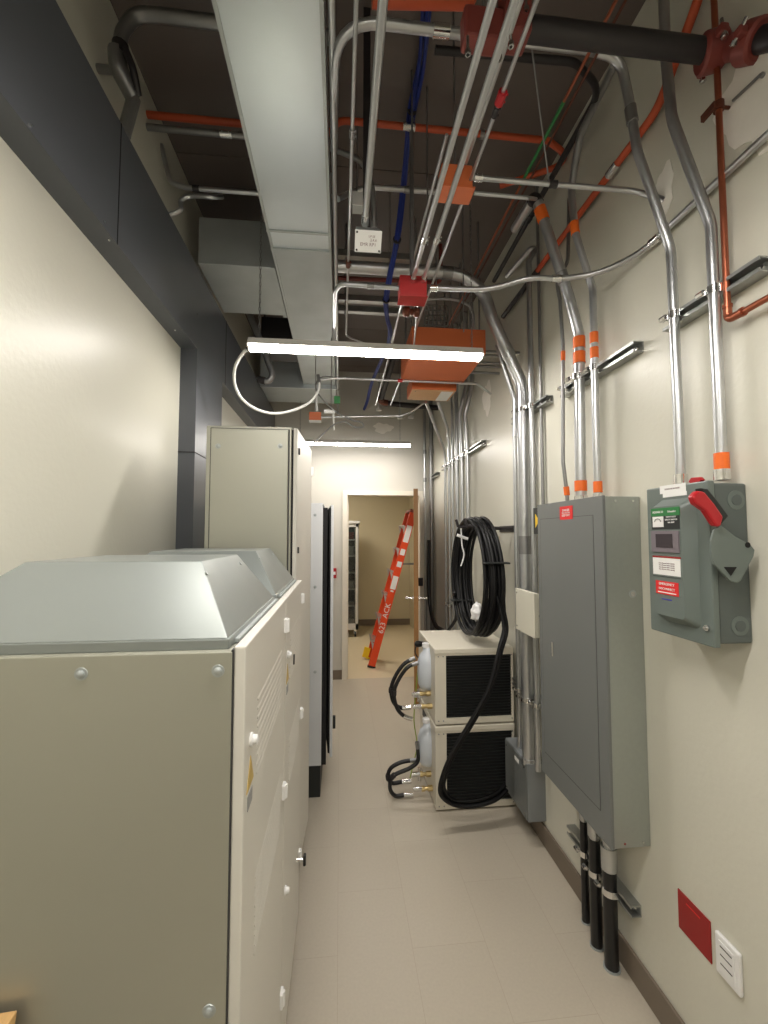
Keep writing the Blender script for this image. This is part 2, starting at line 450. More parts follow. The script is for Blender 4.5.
obj('duct_body', bx((BX + .002, dy_end + .012, DZ - .03), (dx1 + .01, dy_end + .5, DZ + .32)), 'galv2', t, bevel=.004)
obj('flange', bx((BX + .002, dy_end + .002, DZ - .04), (dx1 + .02, dy_end + .014, DZ + .33)), 'galv', t)
t = tag(obj('duct_damper_box', box(box(bx((-.60, 3.25, DZ + .02), (-.36, 3.65, DZ + .2)), (-.59, 3.3, DZ + .19), (-.58, 3.31, ZC)), (-.38, 3.6, DZ + .19), (-.37, 3.61, ZC)), 'blackp', bevel=.003), 'small dark box between the long duct and the charcoal cladding, past the branch duct', 'box')

# ------------------------------------------------------------------ overhead conduits
def P(px, py, **k): return at(px, py, **k)
def vert(px, py, X, z0, z1): p = at(px, py, X=X); return [(p.x, p.y, z0), (p.x, p.y, z1)]
CG = 'galvanised conduits'
# duct side rail
pipe('conduit', 'straight conduit hugging the right lower edge of the long duct', 'conduit', [(-.030, -.3, 3.10), (-.030, Y1, 3.10)], .010, bands=[('coupling', (-.03, 2.6, 3.1), .05, 1.3, 'emtd'), ('coupling', (-.03, 4.2, 3.1), .05, 1.3, 'emtd')])
# A : big loop from the switch up, across, and back along the duct
Ya = at(681, 482, X=1.05).y
ptsA = [V((1.05, Ya, 1.812)), V((1.05, Ya, 1.9)), P(671, 250, Y=Ya), P(637, 150, Y=Ya), P(629, 100, Y=Ya), P(620, 58, Y=Ya - .02), P(590, 50, Y=Ya - .02), P(336, 18, Y=Ya - .1), P(334, 110, Z=P(336, 18, Y=Ya - .1).z + .02), P(334, 150, Z=P(336, 18, Y=Ya - .1).z + .02)]
pipe('conduit', 'conduit rising from the switch box behind its label, arching left over the aisle', 'conduit', ptsA, .0145, bend=.16,
     bands=[('coupling', P(436, 22, Y=Ya - .05), .05, 1.25, 'chrome'), ('coupling', P(628, 115, Y=Ya), .05, 1.22, 'emtd'), ('connector', (1.05, Ya, 1.83), .035, 1.35, 'chrome')])
# B
Yb = at(722, 470, X=1.055).y
ptsB = [V((1.055, Yb, 1.812)), V((1.055, Yb, 1.9)), P(711, 225, Y=Yb), P(672, 120, Y=Yb + .03), P(666, 60, Y=Yb + .09), P(664, 5, Y=Yb + .09), P(660, -120, Y=Yb + .09)]
ptsB[-1].z = ZC
pipe('conduit', 'conduit rising from the handle side of the switch box, orange tape at its foot', 'conduit', ptsB, .015, bend=.16,
     bands=[('tape', (1.055, Yb, 1.865), .045, 1.25, 'tape'), ('connector', (1.055, Yb, 1.825), .03, 1.35, 'chrome')])
# F
zF = at(655, 240, X=1.08).z
ptsF = [V((1.08, .35, zF)), V((1.08, at(640, 252, X=1.08).y, zF)), P(598, 274, Z=zF), P(560, 279, Z=zF), P(530, 277, Z=zF), P(490, 290, Z=zF), P(430, 288, Z=zF)]
pF = P(430, 288, Z=zF)
pipe('conduit', 'thin conduit level along the right wall, curving across the aisle to the red box', 'conduit', ptsF, .0105, bend=.25,
     bands=[('coupling', P(655, 240, X=1.08), .04, 1.35, 'chrome'), ('coupling', P(556, 279, Z=zF), .035, 1.3, 'chrome'), ('connector', P(432, 288, Z=zF), .03, 1.35, 'chrome')])
# M1 M2 pair to the red box
rb0 = P(402, 282, Z=2.66); 
yR = pF.y - .03
zR = 2.66
for (a, lab) in (((412.5, 281), 'left one of the two bright conduits running down the aisle into the red box'), ((423, 281), 'right one of the two bright conduits running down the aisle into the red box')):
    p = P(a[0], a[1], Y=yR)
    pipe('conduit', lab, 'conduit', [(p.x, -.5, p.z), (p.x, yR, p.z)], .0088, group=CG + ' over the aisle',
         bands=[('coupling', (p.x, yR - .25, p.z), .03, 1.3, 'chrome'), ('connector', (p.x, yR - .015, p.z), .025, 1.4, 'chrome')])
# thinner parallel conduits above
for (px, py, z, yend, r, lab, m) in (
    (466, 163, 2.95, None, .0065, 'slim conduit just right of the bright pair, ending at the orange junction box', 'emt'),
    (461, 206, 2.9, 2.9, .0062, 'slim conduit with a red coupling, rightmost of the aisle conduits', 'emt'),
    (428, 205, 3.0, 2.9, .0062, 'slim conduit on the left of the bright pair, showing beyond it', 'emt')):
    p = P(px, py, Z=z); ye = p.y if yend is None else yend
    bands = []
    if py == 206: bands = [('coupling', P(503, 98, Z=z), .035, 2.1, 'red'), ('coupling', P(497, 112, Z=z), .03, 1.4, 'blackp')]
    pipe('conduit', lab, 'conduit', [(p.x, -.4 if py != 205 else P(447, 135, Z=z).y, z), (p.x, ye, z)], r, m, bands=bands)
# red box
t = thing('junction_box', 'red square junction box where the bright conduit pair ends', 'box', (pF.x, yR, zR))
x0 = P(400, 292, Y=yR).x; x1 = P(427, 292, Y=yR).x; zt = P(415, 281, Y=yR).z + .012; zb = P(415, 300, Y=yR).z + .03
obj('box_body', bx((x0, yR, zb - .01), (x1, yR + .07, zt + .012)), 'redbox', t, bevel=.004)
obj('cover', bx((x0 - .003, yR - .003, zb - .016), (x1 + .003, yR + .073, zb - .01)), 'redbox', t, bevel=.002)
obj('bracket', bx(((x0 + x1) / 2 - .004, yR + .02, zt + .012), ((x0 + x1) / 2 + .004, yR + .025, ZC)), 'emtd', t)
p = P(411, 312, Y=yR + .2)
t = thing('sprinkler_valve', 'rusty fitting hanging just beyond the red junction box', 'fitting', p)
obj('valve_body', lathe(B(), p - V((.04, 0, 0)), (1, 0, 0), [(0, .012), (.01, .022), (.03, .022), (.035, .014), (.05, .014), (.055, .022), (.075, .022), (.08, .012)]), 'rust', t, smooth=True)
obj('stem', cy(p, (p.x, p.y, ZC), .005, 8), 'emtd', t)
# orange junction box with handwritten lid upper
p0 = P(443, 205, Z=2.80); Yo = 1.40
t = thing('junction_box', 'orange square junction box behind the bright conduit pair', 'box', (p0.x, Yo, 2.8))
xa, xb = P(442, 190, Y=Yo).x, P(473, 190, Y=Yo).x
zob, zot = P(458, 190, Y=Yo).z, P(458, 172, Y=Yo).z
obj('box_body', bx((xa, Yo - .0, zob), (xb, Yo + .055, zot + .03)), 'obox', t, bevel=.004)
obj('cover', bx((xa - .002, Yo - .02, zob - .005), (xb + .002, Yo + .057, zob)), 'obox', t)
obj('bracket', cy(((xa + xb) / 2, Yo + .03, zot + .03), ((xa + xb) / 2, Yo + .03, ZC), .004, 8), 'emtd', t)
# crosswise conduit 6
z6 = P(641, 192, Y=1.43).z
pipe('conduit', 'crosswise conduit from the orange junction box to the right wall', 'conduit', [(xb, 1.43, z6), (P(560, 190, Z=z6).x, 1.43, z6), P(636, 191, Y=1.385), P(664, 200, X=XR) + V((.003, 0, 0))], .0095, bend=.1,
     bands=[('coupling', P(476, 184, Z=z6), .03, 1.4, 'chrome'), ('coupling', P(550, 189, Z=z6), .03, 1.4, 'blackp')])
zz = P(400, 189, Y=2.0).z
pipe('conduit', 'conduit crossing from the long duct behind the blue cables', 'conduit', [P(338, 199, Y=1.95), P(352, 192, Y=2.0), P(372, 187, Y=2.0), (P(441, 192, Y=2.0).x, 2.0, zz), (P(470, 192, Y=2.0).x, 2.0, zz)], .013, bend=.1, bands=[('coupling', P(408, 189, Y=2.0), .04, 1.2, 'emtd')])
pipe('conduit', 'dull conduit arc curving down beside the white-lidded box', 'conduit', [P(335, 150, Y=1.75), P(346, 154, Y=1.75), P(362, 163, Y=1.75), P(371, 183, Y=1.75), P(374, 205, Y=1.76), P(374, 228, Y=1.78)], .0115, 'emtd', smoothp=True, bands=[('connector', P(374, 226, Y=1.78), .03, 1.25, 'emtd')])
# conduit 3 + white lid box
zW = 2.73; pw = P(365, 224, Z=zW)
pipe('conduit', 'straight conduit running down the aisle to the white-lidded box', 'conduit', [(pw.x, -.4, zW), (pw.x, pw.y, zW)], .0105, bands=[('connector', (pw.x, pw.y - .02, zW), .045, 1.25, 'chrome')])
t = thing('junction_box', 'junction box with a white handwritten lid at the end of a straight conduit', 'box', pw)
xa, xb = P(355, 238, Y=pw.y).x, P(382, 238, Y=pw.y).x
z0 = P(368, 247, Y=pw.y).z; z1 = P(368, 229, Y=pw.y).z
rot = Matrix.Rotation(math.radians(48), 3, 'X')
cx = (xa + xb) / 2
hw, hh = (xb - xa) / 2, .034
c0 = V((cx, pw.y + .018, (z0 + z1) / 2))
obj('box_body', bx((xa + .004, c0.y - .02 + .022, c0.z - hh + .004), (xb - .004, c0.y + .06, c0.z + hh - .004), rot=rot, piv=c0), 'galv2', t)
obj('lid', bx((xa, c0.y - .001, c0.z - hh), (xb, c0.y + .003, c0.z + hh), rot=rot, piv=c0), 'paper', t, bevel=.002)
xd = V((1, 0, 0)); yd = rot @ V((0, 0, 1)); nd = rot @ V((0, -1, 0))
for s_, u, w, sz in (('UP-2E', .012, .016, .009), ('2,4,6', .018, .005, .012), ('EMR RP1', .0, -.009, .015)):
    text('handwriting', s_, sz, 'inkl', t, c0 + xd * u + yd * w + nd * .0018, xd, yd)
for sx, sy in ((-1, 1), (-1, -1), (1, -1)):
    q = c0 + xd * sx * (hw - .007) + yd * sy * (hh - .007) + nd * .001
    obj('screw', cy(q, q + nd * .002, .0035, 8), 'blackp', t)
obj('bracket', bx((cx - .016, c0.y + .05, c0.z), (cx + .010, c0.y + .056, ZC)), 'blackp', t)
# small white lid behind
p = P(357, 198, Y=1.9); t = thing('junction_box', 'tiny white-lidded box behind the thin rod left of the handwritten lid', 'box', p)
obj('box_body', bx(p + V((-.02, .004, -.03)), p + V((.03, .06, .03))), 'galv2', t); obj('lid', bx(p + V((-.022, 0, -.032)), p + V((.032, .004, .032))), 'paper', t)
obj('stem', cy(p + V((0, .03, .03)), (p.x, p.y + .03, ZC), .004, 6), 'emtd', t)
# thin rod conduit with elbow
zr = 2.93; pr = P(346, 336, Z=zr)
pipe('conduit', 'thin conduit running down beside the duct, turning right above the full-length strip light', 'conduit', [(pr.x, .35, zr), (pr.x, pr.y, zr), (pr.x + .13, pr.y + .1, zr)], .0058, 'emt', bend=.08, bands=[('coupling', P(349, 264, Z=zr), .04, 1.9, 'rust'), ('coupling', (pr.x, 1.3, zr), .03, 1.5, 'emtd')])
# orange crosswise pipe
zO = 3.52; Yor = P(420, 128, Z=zO).y
pipe('conduit', 'orange conduit crossing right of the long duct, hooking back near the right wall', 'conduit', [(P(333, 150, Z=zO).x, P(333, 150, Z=zO).y, zO), (P(333, 123, Y=Yor).x, Yor, zO), (P(548, 149, Y=Yor).x, Yor, zO), P(566, 154, Y=Yor + .02), P(560, 166, Z=zO), P(500, 186, Z=zO)], .0145, 'orange', bend=.07,
     bands=[('coupling', P(409, 127, Y=Yor), .055, 1.25, 'chrome'), ('clamp', P(482, 140, Y=Yor), .02, 1.4, 'emtd')])
Yol = P(235, 123, Z=3.5).y
pipe('conduit', 'orange conduit on the left, from the charcoal cladding to behind the long duct', 'conduit', [(XL, Yol, 3.5), (dx1, Yol, 3.5)], .015, 'orange', bands=[('coupling', (-.42, Yol, 3.5), .03, 1.12, 'orange')])
pipe('conduit', 'dull conduit just under the orange pipe on the left of the duct', 'conduit', [(XL, Yol, 3.443), (dx1, Yol, 3.443)], .014, 'emtd', bands=[('coupling', P(226, 136, Y=Yol), .05, 1.12, 'chrome')])
z7 = 3.3; Y7 = P(215, 190, Z=z7).y
pipe('conduit', 'slim conduit crossing from the charcoal cladding to behind the long duct', 'conduit', [(XL, Y7, z7 + .2), (XL + .045, Y7, z7 + .02), (BX + .03, Y7, z7), (dx0 + .02, Y7, z7 - .0)], .011, bend=.04, bands=[('coupling', P(196, 189, Y=Y7), .03, 1.3, 'blackp')])
pipe('conduit', 'short curved stub of conduit under the slim crosswise one above the charcoal cladding', 'conduit', [V((XL, Y7 + .05, P(180, 218, Y=Y7 + .05).z)), P(180, 210, Y=Y7 + .05), P(181, 201, Y=Y7 + .05), P(190, 196, Y=Y7 + .05), P(213, 197, Y=Y7 + .05), P(222, 197, Y=Y7 + .1)], .011, smoothp=True)
# dark arc with fitting on left
Yd = 1.5
zq = P(150, 14, Y=Yd).z
pipe('conduit', 'dark conduit arching over from the fitting above the charcoal cladding', 'conduit', [P(120, 56, Y=Yd), P(121, 34, Y=Yd), P(135, 14, Y=Yd), (P(160, 12, Y=Yd).x, Yd, zq), (P(330, 20, Y=Yd).x, Yd, zq - .01)], .022, 'emtd', bend=.09, bands=[('connector', P(120, 50, Y=Yd), .04, 1.2, 'blackp')])
a = P(121, 52, Y=Yd); 
t = thing('elbow_fitting', 'dark elbow fitting on the wall above the charcoal cladding', 'fitting', a)
b = P(134, 98, Y=Yd + .05)
bm = B(); sweep(bm, fillet([a + V((-.012, 0, 0)), a + V((-.008, 0, -.06)), b], .05), .03, 12); obj('fitting_body', bm, 'emtd', t, smooth=True)
obj('cover', sweep(B(), fillet([a + V((.02, -.01, 0)), a + V((.045, -.01, -.06)), b + V((.02, -.01, 0))], .05), .012, 10), 'blackp', t, smooth=True)
obj('stub', cy(b, (b.x - .03, b.y, BZ1 - .0), .022), 'emtd', t)
obj('wall_bracket', cy((XL, a.y + .01, a.z - .06), (a.x, a.y + .01, a.z - .06), .014, 10), 'emtd', t)
# black sprinkler main with red couplings
Ym = 1.06
t = thing('sprinkler_pipe', 'thick black sprinkler pipe crossing at the upper right with red clamps at the wall', 'pipe', P(600, 35, Y=Ym))
pa, pb = P(470, 5, Y=Ym), P(712, 52, Y=Ym); zM = pb.z
obj('pipe_run', cy((pa.x, Ym, zM), (pb.x + .03, Ym, zM), .029, 18), 'blackp', t, smooth=True)
def coupling(p, ax, r, w, parent, m='maroon'):
    ax = V(ax).normalized()
    o = obj('coupling', lathe(B(), V(p) - ax * w / 2, ax, [(0, r), (w * .12, r * 1.18), (w * .88, r * 1.18), (w, r)], 18), m, parent, smooth=True)
    a, b = frame(ax)
    for s in (-1, 1):
        q = V(p) + a * s * r * 1.3; obj('lug', bx(q - V((.012, .012, .012)), q + V((.012, .012, .012))), m, o, bevel=.004)
        q = V(p) + a * s * r * 1.42; bm = B(); cyl(bm, q - b * .028, q + b * .028, .005, 8); cyl(bm, q + b * .018, q + b * .026, .009, 6)
        obj('bolt', bm, 'chrome', o)
c1 = V((pb.x + .0, Ym, zM)); coupling(c1, (1, -.35, .1), .042, .06, t)
c2 = P(752, 42, Y=.97); dd_ = (c2 - c1).normalized()
obj('elbow', sweep(B(), fillet([c1, c1 + V((.03, -.01, 0)), c2], .04), .032, 14), 'maroon', t, smooth=True)
coupling(c2, dd_, .040, .05, t)
obj('pipe_run', cy(c2, c2 + dd_ * .5, .029, 16), 'blackp', t, smooth=True)
obj('wall_bracket', bx(c1 + V((.02, -.01, -.008)), (XR, c1.y + .01, c1.z + .008)), 'emtd', t)
obj('hanger', cy((.45, Ym, zM + .03), (.45, Ym, ZC), .005, 8), 'emtd', t)
# maroon clamp block top middle
Yx = 1.02
t = thing('beam_clamp', 'maroon bolted bracket at the top of the picture behind the bright conduit pair', 'bracket', P(500, 20, Y=Yx))
a = P(465, 34, Y=Yx); b = P(530, 38, Y=Yx)
obj('plate', bx((a.x, Yx, a.z), (b.x - .05, Yx + .05, a.z + .09)), 'maroon', t, bevel=.008)
obj('plate', bx((b.x - .07, Yx - .02, b.z), (b.x, Yx + .05, b.z + .16)), 'maroon', t, bevel=.008)
for q in ((468, 55), (511, 47), (499, 60), (526, 12)):
    w = P(q[0], q[1], Y=Yx - .02); obj('bolt', cyl(cy(w, w + V((0, 0, .05)), .004, 8), w, w + V((0, 0, .012)), .008, 6), 'chrome', t)
obj('hanger', cy(((a.x + b.x) / 2 - .03, Yx + .02, a.z + .09), ((a.x + b.x) / 2 - .03, Yx + .02, ZC), .006, 8), 'emtd', t)
zt_ = P(420, 3, Y=1.2).z
pipe('conduit', 'short orange conduit at the very top of the picture above the blue cables', 'conduit', [P(372, 1, Y=1.2), P(470, 3, Y=1.2), P(478, -30, Y=1.2)], .018, 'orange', bend=.03)
# black bent pipe
Zk = 3.4
k0 = P(598, 95, Z=Zk)
pipe('pipe', 'black pipe crossing behind the slim conduits and turning down the right wall', 'pipe', [P(435, 50, Y=k0.y - .12), P(575, 62, Y=k0.y - .12), P(601, 90, Z=Zk - .02), P(494, 281, Z=Zk)], .0135, 'blackp', bend=.12, bands=[('coupling', P(530, 216, Z=Zk), .05, 1.3, 'blackp')])
# orange wall conduit, its far part black
zg = 3.14; Xg = 1.07
g0, g1, g2 = P(672, 70, X=Xg), P(541, 263, X=Xg), P(503, 314, X=Xg)
zg = P(620, 160, X=Xg).z
pipe('conduit', 'orange conduit running level high on the right wall', 'conduit', [V((Xg, P(698, 0, X=Xg).y - .15, ZC)), P(698, 0, X=Xg), V((Xg, P(657, 92, X=Xg).y, zg)), (Xg, g1.y, zg), (Xg, g2.y, zg)], .014, 'orange',
     bands=[('coupling', P(613, 164, X=Xg), .06, 1.2, 'chrome'), ('sleeve', (Xg, (g1.y + g2.y) / 2 + .02, zg), g2.y - g1.y - .04, 1.06, 'blackp')])
# thin rusty pipes
for (px, py, x2, r, m, lab) in ((592, 47, .75, .0055, 'copper', 'thin copper line running down high above the right side of the aisle'), (597, 54, .79, .0045, 'rust', 'thin rusty line beside the copper line high on the right')):
    z = P(px, py, X=x2).z; 
    b = [('sleeve', (x2, P(540, 140, X=x2).y, z), .35, 1.15, 'green')] if m == 'copper' else []
    pipe('pipe', lab, 'pipe', [(x2, P(px + 30, py - 45, X=x2).y, z), (x2, 2.9, z)], r, m, bands=b, n=8)
# D upper, C, D, E at the panel
Yc, Ye = at(581, 495, X=1.03).y, at(567, 495, X=1.04).y
Yd2 = at(598, 494, X=1.04).y
ZP = 1.805
ptsC = [V((1.03, Yc, ZP)), V((1.03, Yc, 1.95)), P(579, 335, Y=Yc), P(570, 300, Y=Yc), P(541, 212, Y=Yc), P(535, 196, Y=Yc), P(535, 196, Y=Yc) + V((0, .22, .01))]
tb = lambda px, py, Y, l, k=1.12: ('tape', P(px, py, Y=Y), l, k, 'tape')
pipe('conduit', 'thickest conduit above the grey panel, banded with orange tape and offset from the wall', 'conduit', ptsC, .0225, bend=.2,
     bands=[tb(581, 486, Yc, .045), tb(580, 358, Yc, .05), tb(580, 343, Yc, .05), tb(543, 214, Yc, .06), ('coupling', P(562, 278, Y=Yc), .05, 1.1, 'emtd'), ('connector', (1.03, Yc, ZP + .012), .022, 1.2, 'chrome'), ('coupling', P(537, 197, Y=Yc), .05, 1.2, 'blackp')])
ptsD = [V((1.04, Yd2, ZP)), V((1.04, Yd2, 1.9)), P(596, 440, Y=Yd2), P(593, 290, Y=Yd2), P(575, 232, Y=Yd2), P(571, 188, Y=Yd2), P(580, 135, Y=Yd2 - .08), P(612, 70, Y=1.5), P(622, 48, Y=1.45)]
pipe('conduit', 'medium conduit above the grey panel, right of the thickest one, with orange tape bands', 'conduit', ptsD, .0145, bend=.15,
     bands=[tb(598, 487, Yd2, .045, 1.2), tb(594, 353, Yd2, .045, 1.15), tb(594, 338, Yd2, .045, 1.15), tb(572, 228, Yd2, .05, 1.2), ('connector', (1.04, Yd2, ZP + .012), .022, 1.3, 'chrome')])
ptsE = [V((1.04, Ye, ZP)), V((1.04, Ye, 1.85)), P(563, 462, Y=Ye), P(563, 345, Y=Ye), P(560, 300, Y=Ye), P(556, 280, Y=Ye), P(568, 262, Y=Ye), P(569, 198, Y=Ye), V((XR, Ye + .01, P(569, 192, Y=Ye).z))]
pipe('conduit', 'slim dull conduit above the grey panel, left of the thickest one, with small tape bands', 'conduit', ptsE, .0085, 'emtd', bend=.12,
     bands=[tb(567, 491, Ye, .04, 1.5), tb(563, 356, Ye, .045, 1.25)])
pipe('conduit', 'shorter conduit just under the crosswise one beside the orange junction box', 'conduit', [P(474, 193, Y=1.45), P(528, 198, Y=1.46), P(536, 199, Y=Yc - .02)], .007, bend=.03)
# G pair
for k, (px, lab) in enumerate(((541, 'thin conduit on the wall nearest the grey panel, behind the slim taped one'),)):
    pg = at(px + 2, 500, X=1.085)
    q = at(px, 250, Y=pg.y)
    pts = [V((1.085, pg.y, 1.2)), V((1.085, pg.y, q.z - .1)), V((1.085, pg.y, q.z))]
    pts += [V((1.085, pg.y, ZC))]
    pipe('conduit', lab, 'conduit', pts, .0085, 'emtd', bend=.05, group=None)

# blue cables
bl = [P(428, -20, Z=3.575), P(422, 60, Z=3.575), P(412, 110, Z=3.575), P(407, 150, Z=3.54), P(402, 200, Z=3.4), P(397, 240, Z=3.2), P(390, 275, Z=3.1), P(386, 300, Z=3.06), P(387, 317, Z=3.06), P(389, 342, Z=3.08), P(372, 382, Z=3.15), P(367, 402, Z=3.17), P(362, 414, Z=3.16)]
t = thing('cable_bundle', 'blue data cables tied together, hanging down the middle of the ceiling', 'cable', bl[4])
for k in range(4):
    a = 2 * PI * k / 4
    off = lambda i: V((.011 * math.cos(a + i * .7), 0, .011 * math.sin(a + i * .7))) * (1.25 if i < 3 else .85)
    obj('cable', sweep(B(), smooth_path([p + off(i) for i, p in enumerate(bl)], 5), .0075, 7), 'blue', t, smooth=True)
for i in (2, 5, 7): obj('cable_tie', sweep(B(), [bl[i] - V((0, .006, 0)), bl[i] + V((0, .006, 0))], .022, 10), 'blackp', t)
for i in (3, 6): obj('hanger_wire', cy(bl[i], V((bl[i].x, bl[i].y, ZC)), .0025, 6), 'emtd', t)
# hanger rods
for (px, py, Y, z0, lab) in ((413, 129, Yor, 2.78, 'threaded rod hanging through the orange conduit clamp'), (427, 120, 1.75, 2.9, 'thin hanger rod between the blue cables and the bright conduit pair'),
                             (463, 260, 2.2, 2.75, 'thin hanger wire beyond the orange junction box'), ):
    p = P(px, py, Y=Y); tag(obj('hanger_rod', cy((p.x, Y, z0), (p.x, Y, ZC), .0035, 6), 'emtd'), lab, 'rod')
p, q = P(549, 182, Y=1.45), P(531, 42, Y=1.25)
q2 = p + (q - p) * ((ZC - p.z) / (q.z - p.z))
tag(obj('brace_wire', cy(p, q2, .0028, 6), 'emtd'), 'slanting brace wire rising from the crosswise conduit', 'wire')

# crosswise struts and pipes beyond the lids
def strut_bm(a, b, w=.041, h=.041, up=V((0, 0, 1))):
    """open C channel between a and b, open side towards -up"""
    a = V(a); b = V(b); d = (b - a).normalized(); s = d.cross(up).normalized(); t_ = .0035; bm = B()
    def bar(s0, s1, u0, u1):
        prism(bm, [a + s * s0 + up * u0, a + s * s1 + up * u0, a + s * s1 + up * u1, a + s * s0 + up * u1], b - a)
    bar(-w / 2, w / 2, h / 2 - t_, h / 2); bar(-w / 2, -w / 2 + t_, -h / 2, h / 2 - t_); bar(w / 2 - t_, w / 2, -h / 2, h / 2 - t_)
    bar(-w / 2 + t_, -w / 2 + .010, -h / 2, -h / 2 + t_); bar(w / 2 - .010, w / 2 - t_, -h / 2, -h / 2 + t_)
    return bm
for (py, z, xr, lab) in ((254, 3.42, 412, 'nearest crosswise strut channel, above the silver pipe'), (298, 3.28, 404, 'middle crosswise strut channel right of the long duct'), (309, 3.26, 404, 'farthest crosswise strut channel right of the long duct')):
    p = P(338, py, Z=z); q = P(xr, py, Y=p.y)
    t = thing('strut_trapeze', lab, 'strut', p, 'crosswise strut channels right of the duct')
    obj('channel', strut_bm((p.x, p.y, z), (q.x + .06, p.y, z), up=V((0, 0, -1))), 'strut', t)
    for xx in (p.x + .05, q.x + .03): obj('rod', cy((xx, p.y, z - .04), (xx, p.y, ZC), .005, 8), 'emtd', t)
pipe('pipe', 'dark red pipe crossing between the silver pipe and the struts', 'pipe', [P(338, 278, Y=2.75), P(404, 281, Y=2.75), (P(404, 281, Y=2.75).x + .25, 2.75, P(404, 281, Y=2.75).z), (P(404, 281, Y=2.75).x + .25, 2.75, ZC)], .013, 'maroon', bend=.05)
pl = P(337, 286, Y=1.95)
pipe('conduit', 'conduit reaching the red junction box from the left', 'conduit', [P(334, 345, Z=zF + .02), P(335, 292, Z=zF + .02), P(340, 284, Z=zF + .02), P(372, 286, Z=zF + .01), (x0, yR + .035, zF - .005)], .0095, bend=.05, bands=[('coupling', P(371, 286, Z=zF + .01), .03, 1.3, 'emtd')])
# H : big silver crossing pipe that turns down to the gutter
Yh = 2.42
xh = at(526, 600, X=1.03)
Yh2 = xh.y; zh = P(400, 270, Y=Yh2).z
ptsH = [(P(338, 266, Y=Yh).x, Yh2, zh), (P(462, 272, Y=Yh2).x, Yh2, zh), P(484, 292, Y=Yh2), P(492, 318, Y=Yh2), P(522, 385, Y=Yh2), V((1.03, Yh2, 2.3)), V((1.03, Yh2, .42))]
ptsH[4].x = 1.03
pipe('conduit', 'largest silver conduit, crossing from the duct and dropping to the grey gutter box', 'conduit', ptsH, .033, bend=.22, n=18,
     bands=[('coupling', P(505, 352, Y=Yh2), .07, 1.1, 'emt'), ('coupling', (1.03, Yh2, P(526, 428, Y=Yh2).z), .12, 1.08, 'emt'), ('coupling', (1.03, Yh2, P(526, 545, Y=Yh2).z), .1, 1.06, 'emtd'), ('connector', (1.03, Yh2, .435), .03, 1.15, 'emt'), ('coupling', P(447, 268, Y=Yh2), .06, 1.08, 'emtd')])
Yi = at(517.5, 600, X=1.04).y
pipe('conduit', 'slim conduit left of the largest one, following its bend', 'conduit', [P(497, 345, Y=Yi), P(503, 364, Y=Yi), P(515, 400, Y=Yi), V((1.04, Yi, 2.2)), V((1.04, Yi, .42))], .014, bend=.15, bands=[('coupling', (1.04, Yi, P(518, 432, Y=Yi).z), .06, 1.25, 'emt')])
Yj = at(535, 600, X=1.045).y
pipe('conduit', 'medium conduit close on the right of the largest one, hooking left high up', 'conduit', [P(507, 276, Y=Yj + .32), P(530, 249, Y=Yj), P(535, 249, Y=Yj), V((1.045, Yj, P(537, 262, Y=Yj).z)), V((1.045, Yj, .42))], .015, bend=.05, bands=[('coupling', (1.045, Yj, P(533, 560, Y=Yj).z), .06, 1.15, 'emt')])
# perforated tray and arc conduit
a = P(425, 305, Y=2.7); b = P(448, 326, Y=2.7)
bm = B(); 
for i in range(5):
    for j in range(4):
        pass
nx, nz = 6, 4
for i in range(nx + 1): 
    x = a.x + (b.x - a.x) * i / nx; box(bm, (x - .004, 2.7, b.z), (x + .004, 2.703, a.z))
for j in range(nz + 1):
    z = b.z + (a.z - b.z) * j / nz; box(bm, (a.x, 2.7, z - .004), (b.x, 2.703, z + .004))
t = thing('perforated_bracket', 'perforated metal plate hanging beyond the red junction box', 'bracket', (a + b) / 2)
obj('plate', bm, 'strut', t); obj('rod', cy(((a.x + b.x) / 2, 2.705, a.z), ((a.x + b.x) / 2, 2.705, ZC), .004, 6), 'emtd', t)
pipe('conduit', 'thin conduit arching right, just beyond the red junction box', 'conduit', [P(422, 300, Y=2.6), P(445, 299, Y=2.6), P(462, 302, Y=2.6), P(472, 310, Y=2.65), P(474, 330, Y=2.75)], .008, smoothp=True)
# conduits dropping behind the red box to the big box
for (px, lab) in ((398, 'thin conduit slanting from below the red box behind the strip light, left of two'), (414, 'thin conduit slanting from below the red box behind the strip light, right of two')):
    p = P(px + 4, 300, Z=2.72); q = P(px - 6 + (6 if px > 400 else 0), 345, Z=2.80); pipe('conduit', lab, 'conduit', [p, q, (q.x, q.y + 1.2, q.z)], .0055, bend=.05)

# big orange boxes
def pullbox(x0, x1, y0, y1, z0, z1, label, bottom='obox'):
    t = thing('pull_box', label, 'box', ((x0 + x1) / 2, (y0 + y1) / 2, z0))
    obj('box_body', bx((x0, y0, z0), (x1, y1, z1)), 'obox', t, bevel=.004)
    obj('cover', bx((x0 + .004, y0 + .004, z0 - .006), (x1 - .004, y1 - .004, z0)), bottom, t, bevel=.002)
    for sx in (x0 + .03, x1 - .03):
        for sy in (y0 + .03, y1 - .03):
            obj('rod', cy((sx, sy, z1), (sx, sy, ZC), .005, 6), 'emtd', t)
            obj('screw', cy((sx, sy, z0 - .009), (sx, sy, z0 - .005), .005, 8), 'chrome', t)
    return t
zb1 = 2.76
c0_, c1_ = P(412, 351, Z=zb1), P(487, 353, Z=zb1); e1_ = P(473, 382, Z=zb1)
Xb1 = (c1_.x)
pullbox(c0_.x, c1_.x, c0_.y, e1_.y, zb1, P(450, 328, Y=c0_.y).z, 'large orange pull box right behind the full-length strip light')
zb2 = 2.74
g_, h_ = P(413, 387, Z=zb2), P(457, 401, Z=zb2)
t = pullbox(g_.x, P(458, 387, Y=g_.y).x, g_.y + .04, h_.y, zb2, zb2 + .1, 'smaller orange pull box with a bare tan underside, behind the large one', 'tanbox')
